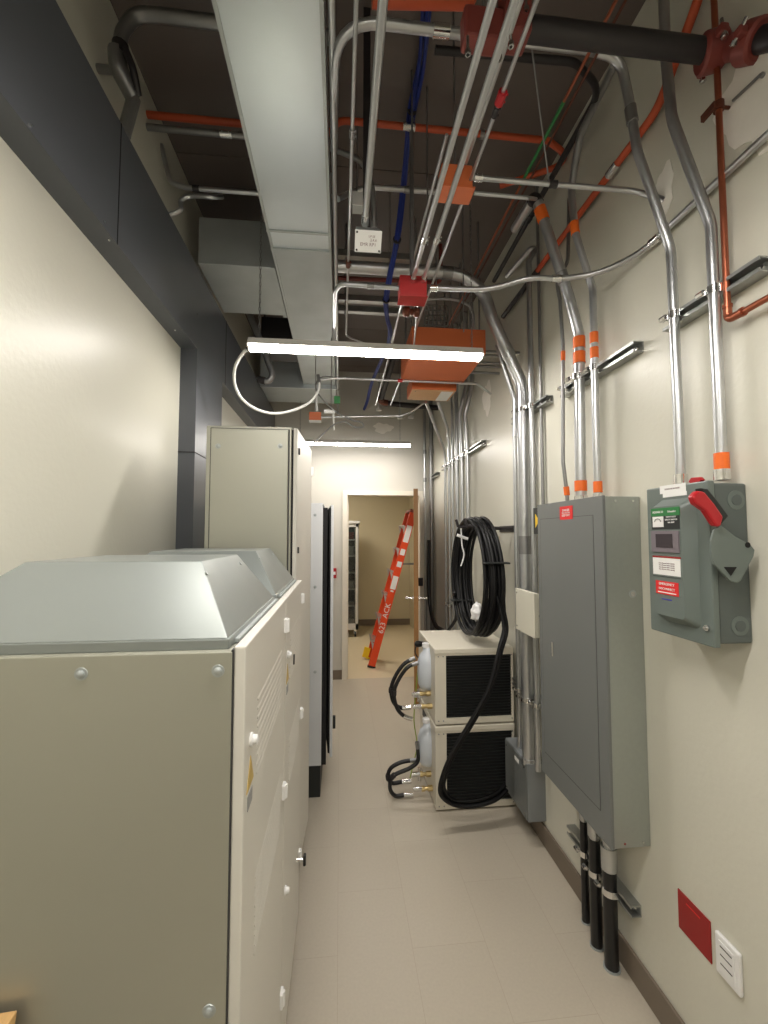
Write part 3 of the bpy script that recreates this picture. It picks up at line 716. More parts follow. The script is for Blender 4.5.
xm = P(445, 395, Z=zb2).x
obj('patch_cover', bx((xm - .05, g_.y + .06, zb2 - .009), (xm + .04, h_.y - .02, zb2 - .006)), 'paper', t)
# thin fins between box and wall
for k in range(5):
    y = c0_.y + .03 + .085 * k; z = zb1 + .03 + .012 * (k % 2)
    pipe('conduit', ['nearest', 'second nearest', 'middle', 'second farthest', 'farthest'][k] + ' of five short conduits between the large orange pull box and wall', 'conduit', [(Xb1 - .002, y, z), (XR + .004, y, z)], .009, 'emtd', group='short conduits beside the large pull box', n=8)
# O crosswise conduit
zo = P(400, 381, Y=2.95).z
pipe('conduit', 'long thin conduit crossing just under the large orange pull box to the right wall', 'conduit', [P(318, 380, Y=2.95), P(336, 378, Y=2.95), (P(480, 381, Y=2.95).x - .02, 2.95, zo), P(491, 394, Y=2.99)], .0085, 'emt', bend=.05, bands=[('coupling', P(400, 380, Y=2.95), .035, 1.5, 'redbox')])
# small orange box, its conduit
ys = 3.3
p = P(309, 420, Y=ys); q = P(321, 412, Y=ys)
t = thing('junction_box', 'small orange junction box at the end of the white cable, left of the doorway top', 'box', (p.x, ys, p.z))
obj('box_body', bx((p.x, ys, p.z), (q.x, ys + .06, q.z)), 'obox', t, bevel=.003)
obj('cover', bx((p.x, ys - .003, p.z - .004), (q.x, ys + .06, p.z)), 'paper', t)  # cover coloured white to stand for the lit underside
obj('rod', cy(((p.x + q.x) / 2, ys + .03, q.z), ((p.x + q.x) / 2, ys + .03, ZC - .0), .003, 6), 'emtd', t)
pipe('conduit', 'thin conduit from the small orange box rising right to the tan-bottomed pull box', 'conduit', [(q.x, ys + .03, (p.z + q.z) / 2), P(400, 416, Y=ys), P(411, 412, Y=ys), P(424, 403, Y=ys)], .0075, 'emt', bend=.08)
# white and grey hanging cables
wpts = [P(252, 347, Y=yf), P(243, 353, Y=yf + .03), P(235, 368, Y=yf + .08), P(235, 385, Y=yf + .15), P(243, 400, Y=yf + .22), P(258, 410, Y=yf + .3), P(275, 413.5, Y=yf + .4), P(294, 410, Y=yf + .5), P(310, 402, Y=yf + .6), P(319, 389, Y=yf + .66), P(318, 375, Y=yf + .68)]
t = pipe('cable', 'white cable looping down from the left end of the full-length strip light', 'cable', wpts, .0085, 'whitecable', smoothp=True, bands=[('connector', wpts[0], .03, 1.5, 'blackp'), ('connector', wpts[-1], .06, 1.3, 'emtd')])
gp = [P(333, 377, Y=3.0), P(322, 377, Y=3.0), P(316, 384, Y=3.0), P(318, 393, Y=3.02), P(326, 403, Y=3.05), P(338, 413, Y=3.08), P(352, 420, Y=3.1), P(362, 423, Y=3.12), P(363, 427, Y=3.12), P(355, 427, Y=3.1), P(345, 422, Y=3.1), P(335, 424, Y=3.05), P(322, 435, Y=2.9), P(309, 449, Y=2.4)]
pipe('cable', 'grey cable drooping in a loop and down onto the tall cabinet', 'cable', gp, .005, 'greycable', smoothp=True, n=8)
p = P(331, 411, Y=3.1); 
t = thing('cable_hanger', 'white bracket and stub holding cables left of the doorway top', 'bracket', p)
obj('bracket', bx(p + V((-.05, 0, -.012)), p + V((.03, .03, .01))), 'paper', t); obj('stub', cy(p + V((.015, .015, .02)), P(334, 430, Y=3.1), .006, 8), 'whitecable', t)
obj('stub', cy(P(316, 392, Y=3.1), P(317, 411, Y=3.1), .009, 8), 'whitecable', t); obj('rod', cy(p + V((0, .02, 0)), (p.x, p.y + .02, ZC), .004, 6), 'emtd', t)
obj('clip', bx(P(334, 403, Y=3.12), P(340, 397, Y=3.14)), 'green', t)
# left flexible elbow
yv = 3.05
pipe('conduit', 'silver flexible tube with a dark end, behind the left end of the full-length strip light', 'conduit', [V((P(246, 300, Y=yv).x, yv, ZC)), P(246, 300, Y=yv), P(250, 315, Y=yv), P(259, 337, Y=yv), P(268, 362, Y=yv), P(272, 374, Y=yv), P(268, 381, Y=yv), P(258, 379, Y=yv)], .021, 'emtd', smoothp=True, bands=[('connector', P(261, 380, Y=yv), .05, 1.25, 'blackp')])
# bundle K : six conduits down the wall to the orange box
KX = [445.6, 449.5, 453, 457.5, 462.5, 468]
names = ['farthest', 'second farthest', 'third from the far end', 'third from the near end', 'second nearest', 'nearest']
for k, px in enumerate(KX):
    p = at(px, 520, X=1.06); r = .0135 if k < 3 else .019
    pts = [V((1.06, p.y, 0)), V((1.06, p.y, P(px, 452, Y=p.y).z))]
    if k == 0: pts += [P(426, 402, Y=g_.y + .35)]
    elif k == 1: pts += [P(448, 430, Y=p.y), P(438, 402, Y=g_.y + .3)]
    elif k < 4: pts += [V((1.06, p.y, ZC))]
    else:
        pts += [P(px - 3, 415, Y=p.y), P(px + 4, 385, Y=p.y - .05), V((P(px + 4, 385, Y=p.y - .05).x, p.y - .05, ZC))]
    pipe('conduit', names[k] + ' of the six conduits standing together behind the cable coil', 'conduit', pts, r, bend=.12, group='six conduits behind the coil', n=10)
# far corner conduits
for k, px in enumerate((425, 429)):
    X = 1.0 if k == 0 else 1.05
    p = at(px, 520, X=X); yy = min(p.y, Y1 - .03)
    pipe('conduit', ('left' if k == 0 else 'right') + ' one of the two upright conduits in the far right corner beside the door', 'conduit', [V((X + .02 * k, yy - .05 * k, 0)), V((X + .02 * k, yy - .05 * k, P(425, 400, Y=yy).z + .6))], .016 if k == 0 else .022, 'emt' if k == 0 else 'emtd', group='conduits in the far corner', n=10, bands=[('coupling', (X + .02 * k, yy - .05 * k, P(425, 452, Y=yy).z), .05, 1.25, 'emtd'), ('coupling', (X + .02 * k, yy - .05 * k, P(425, 480, Y=yy).z), .05, 1.25, 'emtd')])
# far black pipe with valve
yv = 4.75
pipe('pipe', 'black pipe with a rusty joint crossing under the ceiling at the far end', 'pipe', [V((P(387, 384, Y=yv).x, yv - .8, P(387, 402, Y=yv).z + .25)), P(380, 402, Y=yv), P(393, 404, Y=yv), P(440, 408, Y=yv), V((XR, yv, P(440, 408, Y=yv).z))], .03, 'blackp', bend=.06, bands=[('joint', P(381, 403, Y=yv), .14, 1.2, 'rust')])
for (px, py, w, lab) in ((379, 411, 0, 'leftmost of the three pale pipe stubs at the far end'), (400, 419, 0, 'middle of the three pale pipe stubs at the far end'), (411, 419, 1, 'rightmost of the three pale pipe stubs at the far end, on a slanting pipe')):
    p = P(px, py, Y=4.9); t = thing('pipe_stub', lab, 'fitting', p, 'pale pipe stubs at the far end')
    obj('cap', lathe(B(), p, (0, 0, 1), [(0, .02), (.005, .034), (.03, .034), (.035, .02)], 14), 'paper', t, smooth=True)
    q = p + V((.0 + .09 * w, 0, .22)); obj('pipe_end', cy(p + V((0, 0, .03)), q, .016, 10), 'whitecable', t, smooth=True)
    obj('rod', cy(q, (q.x, q.y, ZC), .005, 6), 'emtd', t)
# putty patches
def patch(name_label, c, u, v, ru, rv, d):
    bm = B(); rr = random.Random(hash(name_label) % 999 if False else len(name_label)); vs = []
    N = 26; base = []
    for i in range(N):
        a = 2 * PI * i / N; k = 1 + .16 * math.sin(3 * a + 1) + .1 * math.sin(7 * a) + rr.uniform(-.06, .06)
        base.append(c - d * .001 + u * math.cos(a) * ru * k + v * math.sin(a) * rv * k)
    hexa(bm, base, [p + d * .003 for p in base]); o = obj('putty_patch', bm, 'putty'); return tag(o, name_label, 'patch')
p = P(383, 428, Y=Y1); patch('pale putty patch on the end wall above the doorway', p, V((1, 0, 0)), V((0, 0, 1)), .115, .06, V((0, -1, 0)))
p = P(487, 398, X=XR); patch('pale putty patch on the right wall beside the orange pull boxes', p, V((0, 1, 0)), V((0, 0, 1)), .09, .12, V((-1, 0, 0)))
p = P(762, 85, X=XR); patch('large pale putty patch high on the right wall beyond the red pipe clamps', p, V((0, 1, 0)), V((0, 0, 1)), .12, .17, V((-1, 0, 0)))
p = P(664, 190, X=XR); patch('small pale putty patch where the crosswise conduit enters the right wall', p, V((0, 1, 0)), V((0, 0, 1)), .045, .08, V((-1, 0, 0)))

# ------------------------------------------------------------------ copper pipe on right wall
pc = at(728, 320, X=1.07)
t = thing('copper_pipe', 'copper pipe dropping down the right wall and turning toward the viewer', 'pipe', pc)
cpath = fillet([V((1.07, pc.y, ZC)), V((1.07, pc.y, pc.z + .03)), V((1.07, pc.y, pc.z)), V((1.07, pc.y - .04, pc.z)), V((1.07, -.4, pc.z))], .02)
obj('tube', sweep(B(), cpath, .0085, 12), 'copper', t, smooth=True)
obj('elbow', sweep(B(), fillet([V((1.07, pc.y, pc.z + .035)), V((1.07, pc.y, pc.z)), V((1.07, pc.y - .04, pc.z))], .02), .0108, 12), 'copper', t, smooth=True)
for q, d in ((V((1.07, pc.y, pc.z + .035)), V((0, 0, .008))), (V((1.07, pc.y - .04, pc.z)), V((0, -.008, 0)))): obj('collar', cy(q, q + d, .0125, 12), 'copper', t, smooth=True)
p = at(714, 112, X=1.07)
bm = B(); cyl(bm, (1.07, pc.y, p.z - .012), (1.07, pc.y, p.z + .012), .014, 12); box(bm, (1.05, pc.y - .006, p.z - .01), (1.06, pc.y + .04, p.z + .01)); cyl(bm, (1.085, pc.y, p.z), (XR, pc.y, p.z), .005, 8)
obj('clamp', bm, 'rust', t, smooth=True)
obj('anchor', cyl(cy((1.095, pc.y - .02, p.z), (1.095, pc.y - .1, p.z - .012), .004, 8), (1.095, pc.y - .1, p.z - .012), (XR - .001, pc.y - .1, p.z - .014), .006, 8), 'emtd', t)

# ------------------------------------------------------------------ wall struts
def wall_strut(ya, yb, z, label, clamps):
    t = thing('strut_channel', label, 'strut', (XR, (ya + yb) / 2, z), 'strut channels on the right wall')
    obj('channel', strut_bm((XR - .021, ya, z), (XR - .021, yb, z), up=V((1, 0, 0))), 'strut', t)
    for (x, y, r) in clamps:
        bm = B(); cyl(bm, (x, y, z - .012), (x, y, z + .012), r + .0035, 14)
        box(bm, (x, y + r, z - .012), (XR - .035, y + r + .004, z + .012)); box(bm, (x, y - r - .004, z - .012), (XR - .035, y - r, z + .012))
        s = 1
        cyl(bm, (x - r - .004, y + r + .0, z), (x - r - .004, y + r + .022, z), .009, 8)
        obj('clamp', bm, 'chrome', t, smooth=True)
    q = V((XR - .006, ya + .02, z)); obj('anchor_bolt', cy(q, q - V((.012, 0, 0)), .009, 6), 'chrome', t)
    return t
s0, s1 = at(762, 272, X=1.07), at(664, 320, X=1.07)
wall_strut(s0.y, s1.y, 2.355, 'nearest strut channel on the right wall, holding the two conduits of the switch box', [(1.05, Ya, .0145), (1.055, Yb, .015)])
s0, s1 = at(635, 350, X=1.07), at(561, 388, X=1.07)
wall_strut(s0.y, s1.y, 2.35, 'strut channel above the grey panel holding its three taped conduits', [(1.03, Yc, .0225), (1.04, Yd2, .0145), (1.04, Ye, .0085)])
s0, s1 = at(547, 404, X=1.07), at(512, 416, X=1.07)
wall_strut(s0.y, s1.y, 2.37, 'strut channel behind the largest silver conduit', [(1.03, Yh2, .033), (1.045, Yj, .02)])
s0, s1 = at(482, 443, X=1.07), at(442, 456, X=1.07)
wall_strut(s0.y, s1.y, 2.36, 'strut channel holding the six conduits behind the coil', [(1.06, at(px, 520, X=1.06).y, .016) for px in KX])
s0, s1 = at(437, 472, X=1.07), at(430, 476, X=1.07)
wall_strut(s0.y, Y1 - .02, 2.34, 'farthest strut channel near the corner beside the doorway', [])
zz = P(530, 690, Y=2.45).z
wall_strut(2.15, 2.62, zz, 'low strut channel clamping the big conduits above the grey gutter box', [(1.03, Yh2, .033), (1.045, Yj, .02), (1.04, Yi, .014)])
wall_strut(3.6, 4.35, .98, 'low strut channel on the six conduits, beside the coil', [(1.06, at(px, 520, X=1.06).y, .016) for px in KX[:2]])

# ------------------------------------------------------------------ grey gutter box
gx = 1.0; ga, gb = at(527, 790, X=gx), at(505, 760, X=gx)
gz1, gz0 = at(527, 765, X=gx).z, at(527, 822, X=gx).z
t = thing('gutter_box', 'grey steel gutter box low on the right wall under the big conduits', 'box', (XR, ga.y, gz0))
obj('box_body', bx((gx + .006, ga.y, gz0), (XR, gb.y, gz1)), 'trough', t, bevel=.003)
obj('cover', bx((gx, ga.y + .004, gz0 + .004), (gx + .006, gb.y - .004, gz1 - .004)), 'panel', t, bevel=.002)
for z in (gz0 + .03, gz1 - .03):
    for y in (ga.y + .03, gb.y - .03): obj('screw', cy((gx - .003, y, z), (gx + .001, y, z), .005, 8), 'chrome', t)
obj('label_strip', bx((gx - .001, ga.y + .1, gz1 - .05), (gx + .001, ga.y + .16, gz1 - .03)), 'paper', t)
# small beige box
hx = .965; ha, hb = at(534, 610, X=hx), at(515.5, 600, X=hx)
z1, z0 = at(534, 594, X=hx).z, at(534, 638, X=hx).z
t = thing('control_box', 'small beige box fixed in front of the big conduits beside the grey panel', 'box', (hx, ha.y, z0))
obj('box_body', bx((hx + .01, ha.y, z0), (hx + .065 if hx + .065 < .995 else .994, hb.y, z1)), 'beige', t, bevel=.003)
obj('cover', bx((hx, ha.y - .002, z0 - .002), (hx + .009, hb.y + .002, z1 + .002)), 'beige', t, bevel=.003)
obj('mounting_plate', bx((.985, ha.y + .01, z0 + .03), (XR, ha.y + .015, z1 - .03)), 'emtd', t)
obj('knob', cy((hx + .03, ha.y, z1 - .11), (hx + .03, ha.y - .008, z1 - .11), .008, 10), 'chrome', t)
for z in (z0 + .02, z1 - .02): obj('screw', cy((hx - .002, hb.y - .02, z), (hx + .001, hb.y - .02, z), .004, 8), 'chrome', t)
# yellow arrow marker on the conduit
px_ = .985; a = at(541, 534, X=px_); b = at(533, 508, X=px_)
t = thing('arrow_marker', 'small black marker box with a yellow arrow beside the top of the grey panel', 'sign', (px_, a.y, a.z))
obj('marker_body', bx((px_, a.y, a.z), (px_ + .03, b.y, b.z)), 'lblack', t, bevel=.002)
cyy, czz = (a.y + b.y) / 2, (a.z + b.z) / 2; w = abs(b.y - a.y)
obj('arrow', prism(B(), [(px_ - .001, cyy + w * .2, czz + .035), (px_ - .001, cyy - w * .3, czz), (px_ - .001, cyy + w * .2, czz - .035)], (.002, 0, 0)), 'yarrow', t)
obj('mounting_plate', bx((px_ + .03, a.y + .01, czz - .02), (XR, a.y + .014, czz + .02)), 'emtd', t)

# ------------------------------------------------------------------ breaker panel
X = .955
pn, pf = at(605, 600, X=X), at(539, 600, X=X)
zt, zb = at(604, 495, X=X).z, at(610, 849, X=X).z
t = thing('electrical_panel', 'tall grey electrical panel with a small red label, on the right wall', 'electrical panel', (XR, pn.y, zb))
obj('box_body', bx((X + .012, pn.y + .003, zb + .003), (XR - .001, pf.y - .003, zt - .003)), 'panelside', t, bevel=.002)
obj('cover', bx((X, pn.y, zb), (X + .012, pf.y, zt)), 'panel', t, bevel=.002)
bm = B(); yA, yB, zA, zB = pn.y + .06, pf.y - .03, zb + .1, zt - .07
for (a, b) in (((yA, zA), (yB, zA)), ((yA, zB), (yB, zB)), ((yA, zA), (yA, zB)), ((yB, zA), (yB, zB))):
    box(bm, (X - .0006, min(a[0], b[0]) - .0008, min(a[1], b[1]) - .0008), (X + .001, max(a[0], b[0]) + .0008, max(a[1], b[1]) + .0008))
d_ = obj('door', bx((X - .0012, yA + .002, zA + .002), (X + .001, yB - .002, zB - .002)), 'panel', t)
obj('door_gap', bm, 'caulk', t)
p = at(553, 642, X=X); p2 = at(551, 655, X=X)
obj('latch', bx((X - .006, p.y - .006, p2.z), (X, p.y + .006, p.z + .0)), 'chrome', d_, bevel=.002)
a, b = at(560, 507, X=X), at(573, 519, X=X)
lb = obj('warning_label', bx((X - .0022, b.y, b.z), (X - .0006, a.y, a.z)), 'labelred', t)
lc = (a + b) / 2
for s_, dz, sz in (('DANGER', .011, .014), ('HIGH VOLTAGE', 0, .009), ('KEEP OUT', -.011, .014)):
    text('lettering', s_, sz, 'paper', lb, (X - .0026, lc.y, lc.z + dz), (0, -1, 0), (0, 0, 1))
for xx in (X + .05, XR - .03):
    for zz in (zt - .02, zb + .02): obj('screw', cy((xx, pn.y, zz), (xx, pn.y + .004, zz), .004, 8), 'chrome', t)
p = at(633, 594, Y=pn.y); bm = cy((p.x, pn.y + .001, p.z), (p.x, pn.y + .004, p.z), .014, 18)
k = obj('knockout', bm, 'galv2', t); obj('ring', cy((p.x, pn.y - .0005, p.z), (p.x, pn.y + .002, p.z), .009, 18), 'chrome', k)

# ------------------------------------------------------------------ black conduits below the panel with strut
feet = [(612, 968, 1.035, .025, 'nearest'), (597, 946, 1.03, .022, 'middle'), (586, 922, 1.04, .016, 'farthest')]
cl = []
for (px, py, X_, r, nm) in feet:
    p = P(px, py, Z=0); X_ = p.x; ya = p.y
    cl.append((X_, ya, r))
    t = thing('floor_conduit', nm + ' of the three black-wrapped conduits running from under the grey panel into the floor', 'conduit', (X_, ya, 0), 'black-wrapped conduits below the panel')
    obj('tube', cy((X_, ya, .30), (X_, ya, zb + .003), r * .92, 14), 'emt', t, smooth=True)
    obj('black_wrap', cy((X_, ya, 0), (X_, ya, .42 if nm != 'nearest' else .36), r * 1.03, 16), 'blackgloss', t, smooth=True)
    obj('coupling', cy((X_, ya, .43 if nm != 'nearest' else .365), (X_, ya, .50 if nm != 'nearest' else .45), r * 1.18, 16), 'emt', t, smooth=True)
    obj('floor_collar', cy((X_, ya, 0), (X_, ya, .006), r * 1.25, 16), 'galv2', t, smooth=True)
s0, s1 = at(630, 910, X=1.06), at(566, 830, X=1.06)
zs = .285
wall_strut(s0.y, s1.y, zs, 'lowest strut channel, clamping the black-wrapped conduits near the floor', cl)

# ------------------------------------------------------------------ disconnect switch
X = 1.0 - .015
pn_, pf_ = at(711, 560, X=X), at(648.5, 560, X=X)
zt2, zb2_ = at(709, 480, X=X).z, at(713, 648, X=X).z
yN, yF = pn_.y, pf_.y
t = thing('disconnect_switch', 'green-grey safety switch with a red side handle, on the right wall nearest the viewer', 'switch', (XR, yN, zb2_))
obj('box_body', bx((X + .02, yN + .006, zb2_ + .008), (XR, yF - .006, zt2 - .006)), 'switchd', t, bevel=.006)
cv = obj('cover', bx((X, yN, zb2_), (X + .02, yF, zt2)), 'switch', t, bevel=.004)
# embossed centre of the cover
h_ = .03
eyF, eyN = at(651.5, 560, X=X - .03).y, at(699, 560, X=X).y
ezt, ezb = at(665, 500, X=X).z, at(672, 622, X=X).z
def rr(x, y0, y1, z0, z1, r, n=5):
    pts = []
    for (cy_, cz_, a0) in ((y1 - r, z1 - r, 0), (y0 + r, z1 - r, PI / 2), (y0 + r, z0 + r, PI), (y1 - r, z0 + r, 3 * PI / 2)):
        for i in range(n + 1): a = a0 + PI / 2 * i / n; pts.append(V((x, cy_ + r * math.cos(a), cz_ + r * math.sin(a))))
    return pts
ins = .022
obj('embossed_panel', hexa(B(), rr(X, eyN, eyF, ezb, ezt, .02), rr(X - h_, eyN + ins, eyF - .006, ezb + ins, ezt - ins, .012)), 'switch', cv, smooth=True)
XE = X - h_
def lab(name, p0, p1, m, par, d=.001):
    a = at(*p0, X=XE); b = at(*p1, X=XE)
    lo = max(min(a.y, b.y), eyN + ins + .002); hi = min(max(a.y, b.y), eyF - .007)
    o = obj(name, bx((XE - d, lo, min(a.z, b.z)), (XE + .001, hi, max(a.z, b.z))), m, par); return o, V((XE - d, (lo + hi) / 2, (a.z + b.z) / 2)), hi - lo, abs(a.z - b.z)
o1, c, w, h = lab('instruction_label', (651, 509), (680, 529), 'lblack', t)
o2, c2, w2, h2 = lab('header', (651, 509), (680, 515), 'green', o1, .0018)
text('lettering', 'SQUARE D', .009, 'paper', o2, c2 + V((-.0004, w * .25, 0)), (0, -1, 0), (0, 0, 1)); text('lettering', 'Schneider', .008, 'paper', o2, c2 + V((-.0004, -w * .25, 0)), (0, -1, 0), (0, 0, 1))
o3, c3, w3, h3 = lab('pictogram', (653, 517), (664, 527), 'paper', o1, .0018)
sweepm = sweep(B(), [c3 + V((-.001, w3 * .28 * math.cos(a), h3 * .3 * math.sin(a))) for a in [PI * i / 8 for i in range(9)]], .0008, 6); obj('symbol', sweepm, 'ink', o3)
for k, s_ in enumerate(('HEAVY DUTY', 'SAFETY SWITCH', '60A 600V')): text('lettering', s_, .0062, 'paper', o1, c + V((-.0004, -w * .22, .004 - .008 * k)), (0, -1, 0), (0, 0, 1))
o4, c4, w4, h4 = lab('viewing_window', (652, 531), (680, 553), 'lens', t, .004); 
a = at(657, 534, X=XE); b = at(674, 548, X=XE); obj('dark_opening', bx((XE - .005, b.y, b.z), (XE - .003, a.y, a.z)), 'lensd', o4)
o5, c5, w5, h5 = lab('warning_label', (653, 556), (681, 577), 'paper', t)
lab('header', (653, 555.5), (681, 559), 'signred', o5, .0018); lab('footer', (653, 575), (681, 579), 'lblack', o5, .0016)
for k in range(4): text('lettering', 'Turn off power before opening', .0048, 'inkl', o5, c5 + V((-.0004, -.002, .008 - .006 * k)), (0, -1, 0), (0, 0, 1))
o6, c6, w6, h6 = lab('emergency_label', (656, 580), (679, 597), 'labelred', t)
text('lettering', 'EMERGENCY', .0105, 'paper', o6, c6 + V((-.0004, 0, .011)), (0, -1, 0), (0, 0, 1)); text('lettering', 'DISCONNECT', .0098, 'paper', o6, c6 + V((-.0004, 0, -.003)), (0, -1, 0), (0, 0, 1))
obj('rule', bx(c6 + V((-.0006, -w6 * .4, -.015)), c6 + V((0, w6 * .4, -.012))), 'paper', o6)
o7, c7, w7, h7 = lab('blue_label', (662, 598), (672, 601), 'blueflat', t)
# white strips at top
a, b = at(660, 487, X=X), at(686, 491, X=X); a2, b2 = at(663, 491, X=X), at(687, 495, X=X)
o = obj('name_label', box(bx((X - .001, b.y, b.z), (X, a.y, a.z + .002)), (X - .0012, b2.y, b2.z), (X, a2.y, b.z)), 'paper', t)
text('lettering', 'ELEVATOR EM PANEL', .0062, 'inkl', o, (X - .0014, (a.y + b.y) / 2, (a.z + b.z) / 2 + .001), (0, -1, 0), (0, 0, 1))
# screw
p = at(708, 628, X=X); obj('screw', cyl(cy((X - .006, p.y, p.z), (X, p.y, p.z), .008, 12), (X - .012, p.y, p.z), (X - .006, p.y, p.z), .004, 8), 'chrome', t, smooth=True)
# knockouts on the near side
YS = yN + .006
for (px, py) in ((740, 626), (736, 500)):
    p = at(px, py, Y=YS); k = obj('knockout', cy((p.x, YS - .0015, p.z), (p.x, YS + .001, p.z), .026, 24), 'switch', t, smooth=True)
    obj('inner_ring', cy((p.x, YS - .003, p.z), (p.x, YS - .001, p.z), .015, 20), 'switchd', k, smooth=True)
# handle plate and handle
YH = yN - .03
pp = [(721, 525), (735, 536), (751, 545), (755, 550), (754, 556), (741, 581), (737, 583), (730, 581), (714, 564), (711, 552), (711, 541), (714, 530)]
pl = [at(x, y, Y=YH) for x, y in pp]
lv = obj('lever_plate', prism(B(), pl, (0, .006, 0)), 'switch', t, bevel=.002)
p = at(748, 545, Y=YH - .001); obj('hole', cy((p.x, YH - .001, p.z), (p.x, YH + .007, p.z), .0075, 14), 'dark', lv)
tri = [at(x, y, Y=YH - .001) for x, y in ((724, 567), (737, 567), (731, 576))]; obj('slot', prism(B(), tri, (0, .008, 0)), 'dark', lv)
p = at(733, 560, Y=YH); obj('pivot', cy((p.x, YH + .006, p.z), (p.x, YS + .002, p.z), .016, 14), 'switchd', lv, smooth=True)
hp = [at(x, y, Y=YH) for x, y in ((689, 497), (694, 491), (701, 492), (711, 504), (720, 517), (717, 527), (712, 526), (702, 511), (692, 504))]
hd = obj('grip', prism(B(), [q + V((0, -.012, 0)) for q in hp], (0, .02, 0)), 'red', t, bevel=.005)
hp2 = [at(x, y, Y=YH) for x, y in ((699, 488), (706, 489), (716, 501), (727, 516), (720, 524), (711, 508), (701, 493))]
obj('grip_back', prism(B(), [q + V((0, -.006, 0)) for q in hp2], (0, .022, 0)), 'lblack', hd, bevel=.003)
# second small red lever behind the top
a = at(688, 482, X=X + .05); obj('interlock_tab', prism(B(), [a, a + V((0, -.01, .012)), a + V((0, -.04, .01)), a + V((0, -.05, 0)), a + V((0, -.02, -.014))], (.012, 0, 0)), 'red', t, bevel=.002)

# ------------------------------------------------------------------ red plate, socket plate
a, b = at(678.5, 888, X=XR), at(711, 922, X=XR); z0 = at(678.5, 925, X=XR).z
t = thing('red_sign', 'blank-looking red square plate low on the right wall', 'sign', (XR, b.y, z0))
obj('plate', bx((XR - .004, b.y, z0), (XR, a.y, a.z)), 'signred', t, bevel=.001)
obj('slot_line', bx((XR - .005, b.y + .035, a.z - .022), (XR - .0038, a.y - .035, a.z - .018)), 'labelred', t)
a, b = at(718, 929, X=XR), at(743, 962, X=XR); z0 = at(718, 968, X=XR).z
t = thing('outlet_plate', 'white plastic wall plate beside the red plate', 'wall plate', (XR, b.y, z0))
obj('plate', bx((XR - .012, b.y, z0), (XR, a.y, a.z)), 'white', t, bevel=.004)
hh = a.z - z0; 
ins_ = obj('insert', bx((XR - .0145, b.y + .014, z0 + .014), (XR - .011, a.y - .014, a.z - .014)), 'white', t, bevel=.001)
for k in (.33, .55, .75): obj('groove', bx((XR - .0152, b.y + .02, z0 + hh * k), (XR - .0144, a.y - .02, z0 + hh * k + .003)), 'ink', ins_)
# red plate at end wall
p = P(333.7, 578, Y=Y1); q = P(336.5, 568, Y=Y1)
t = thing('wall_plate', 'small red plate on the end wall left of the doorway', 'wall plate', p)
obj('plate', bx((p.x - .03, Y1 - .03, p.z), (q.x, Y1, q.z)), 'red', t, bevel=.003); obj('button', bx((p.x - .01, Y1 - .034, p.z + .04), (q.x - .01, Y1 - .03, q.z - .04)), 'white', t)

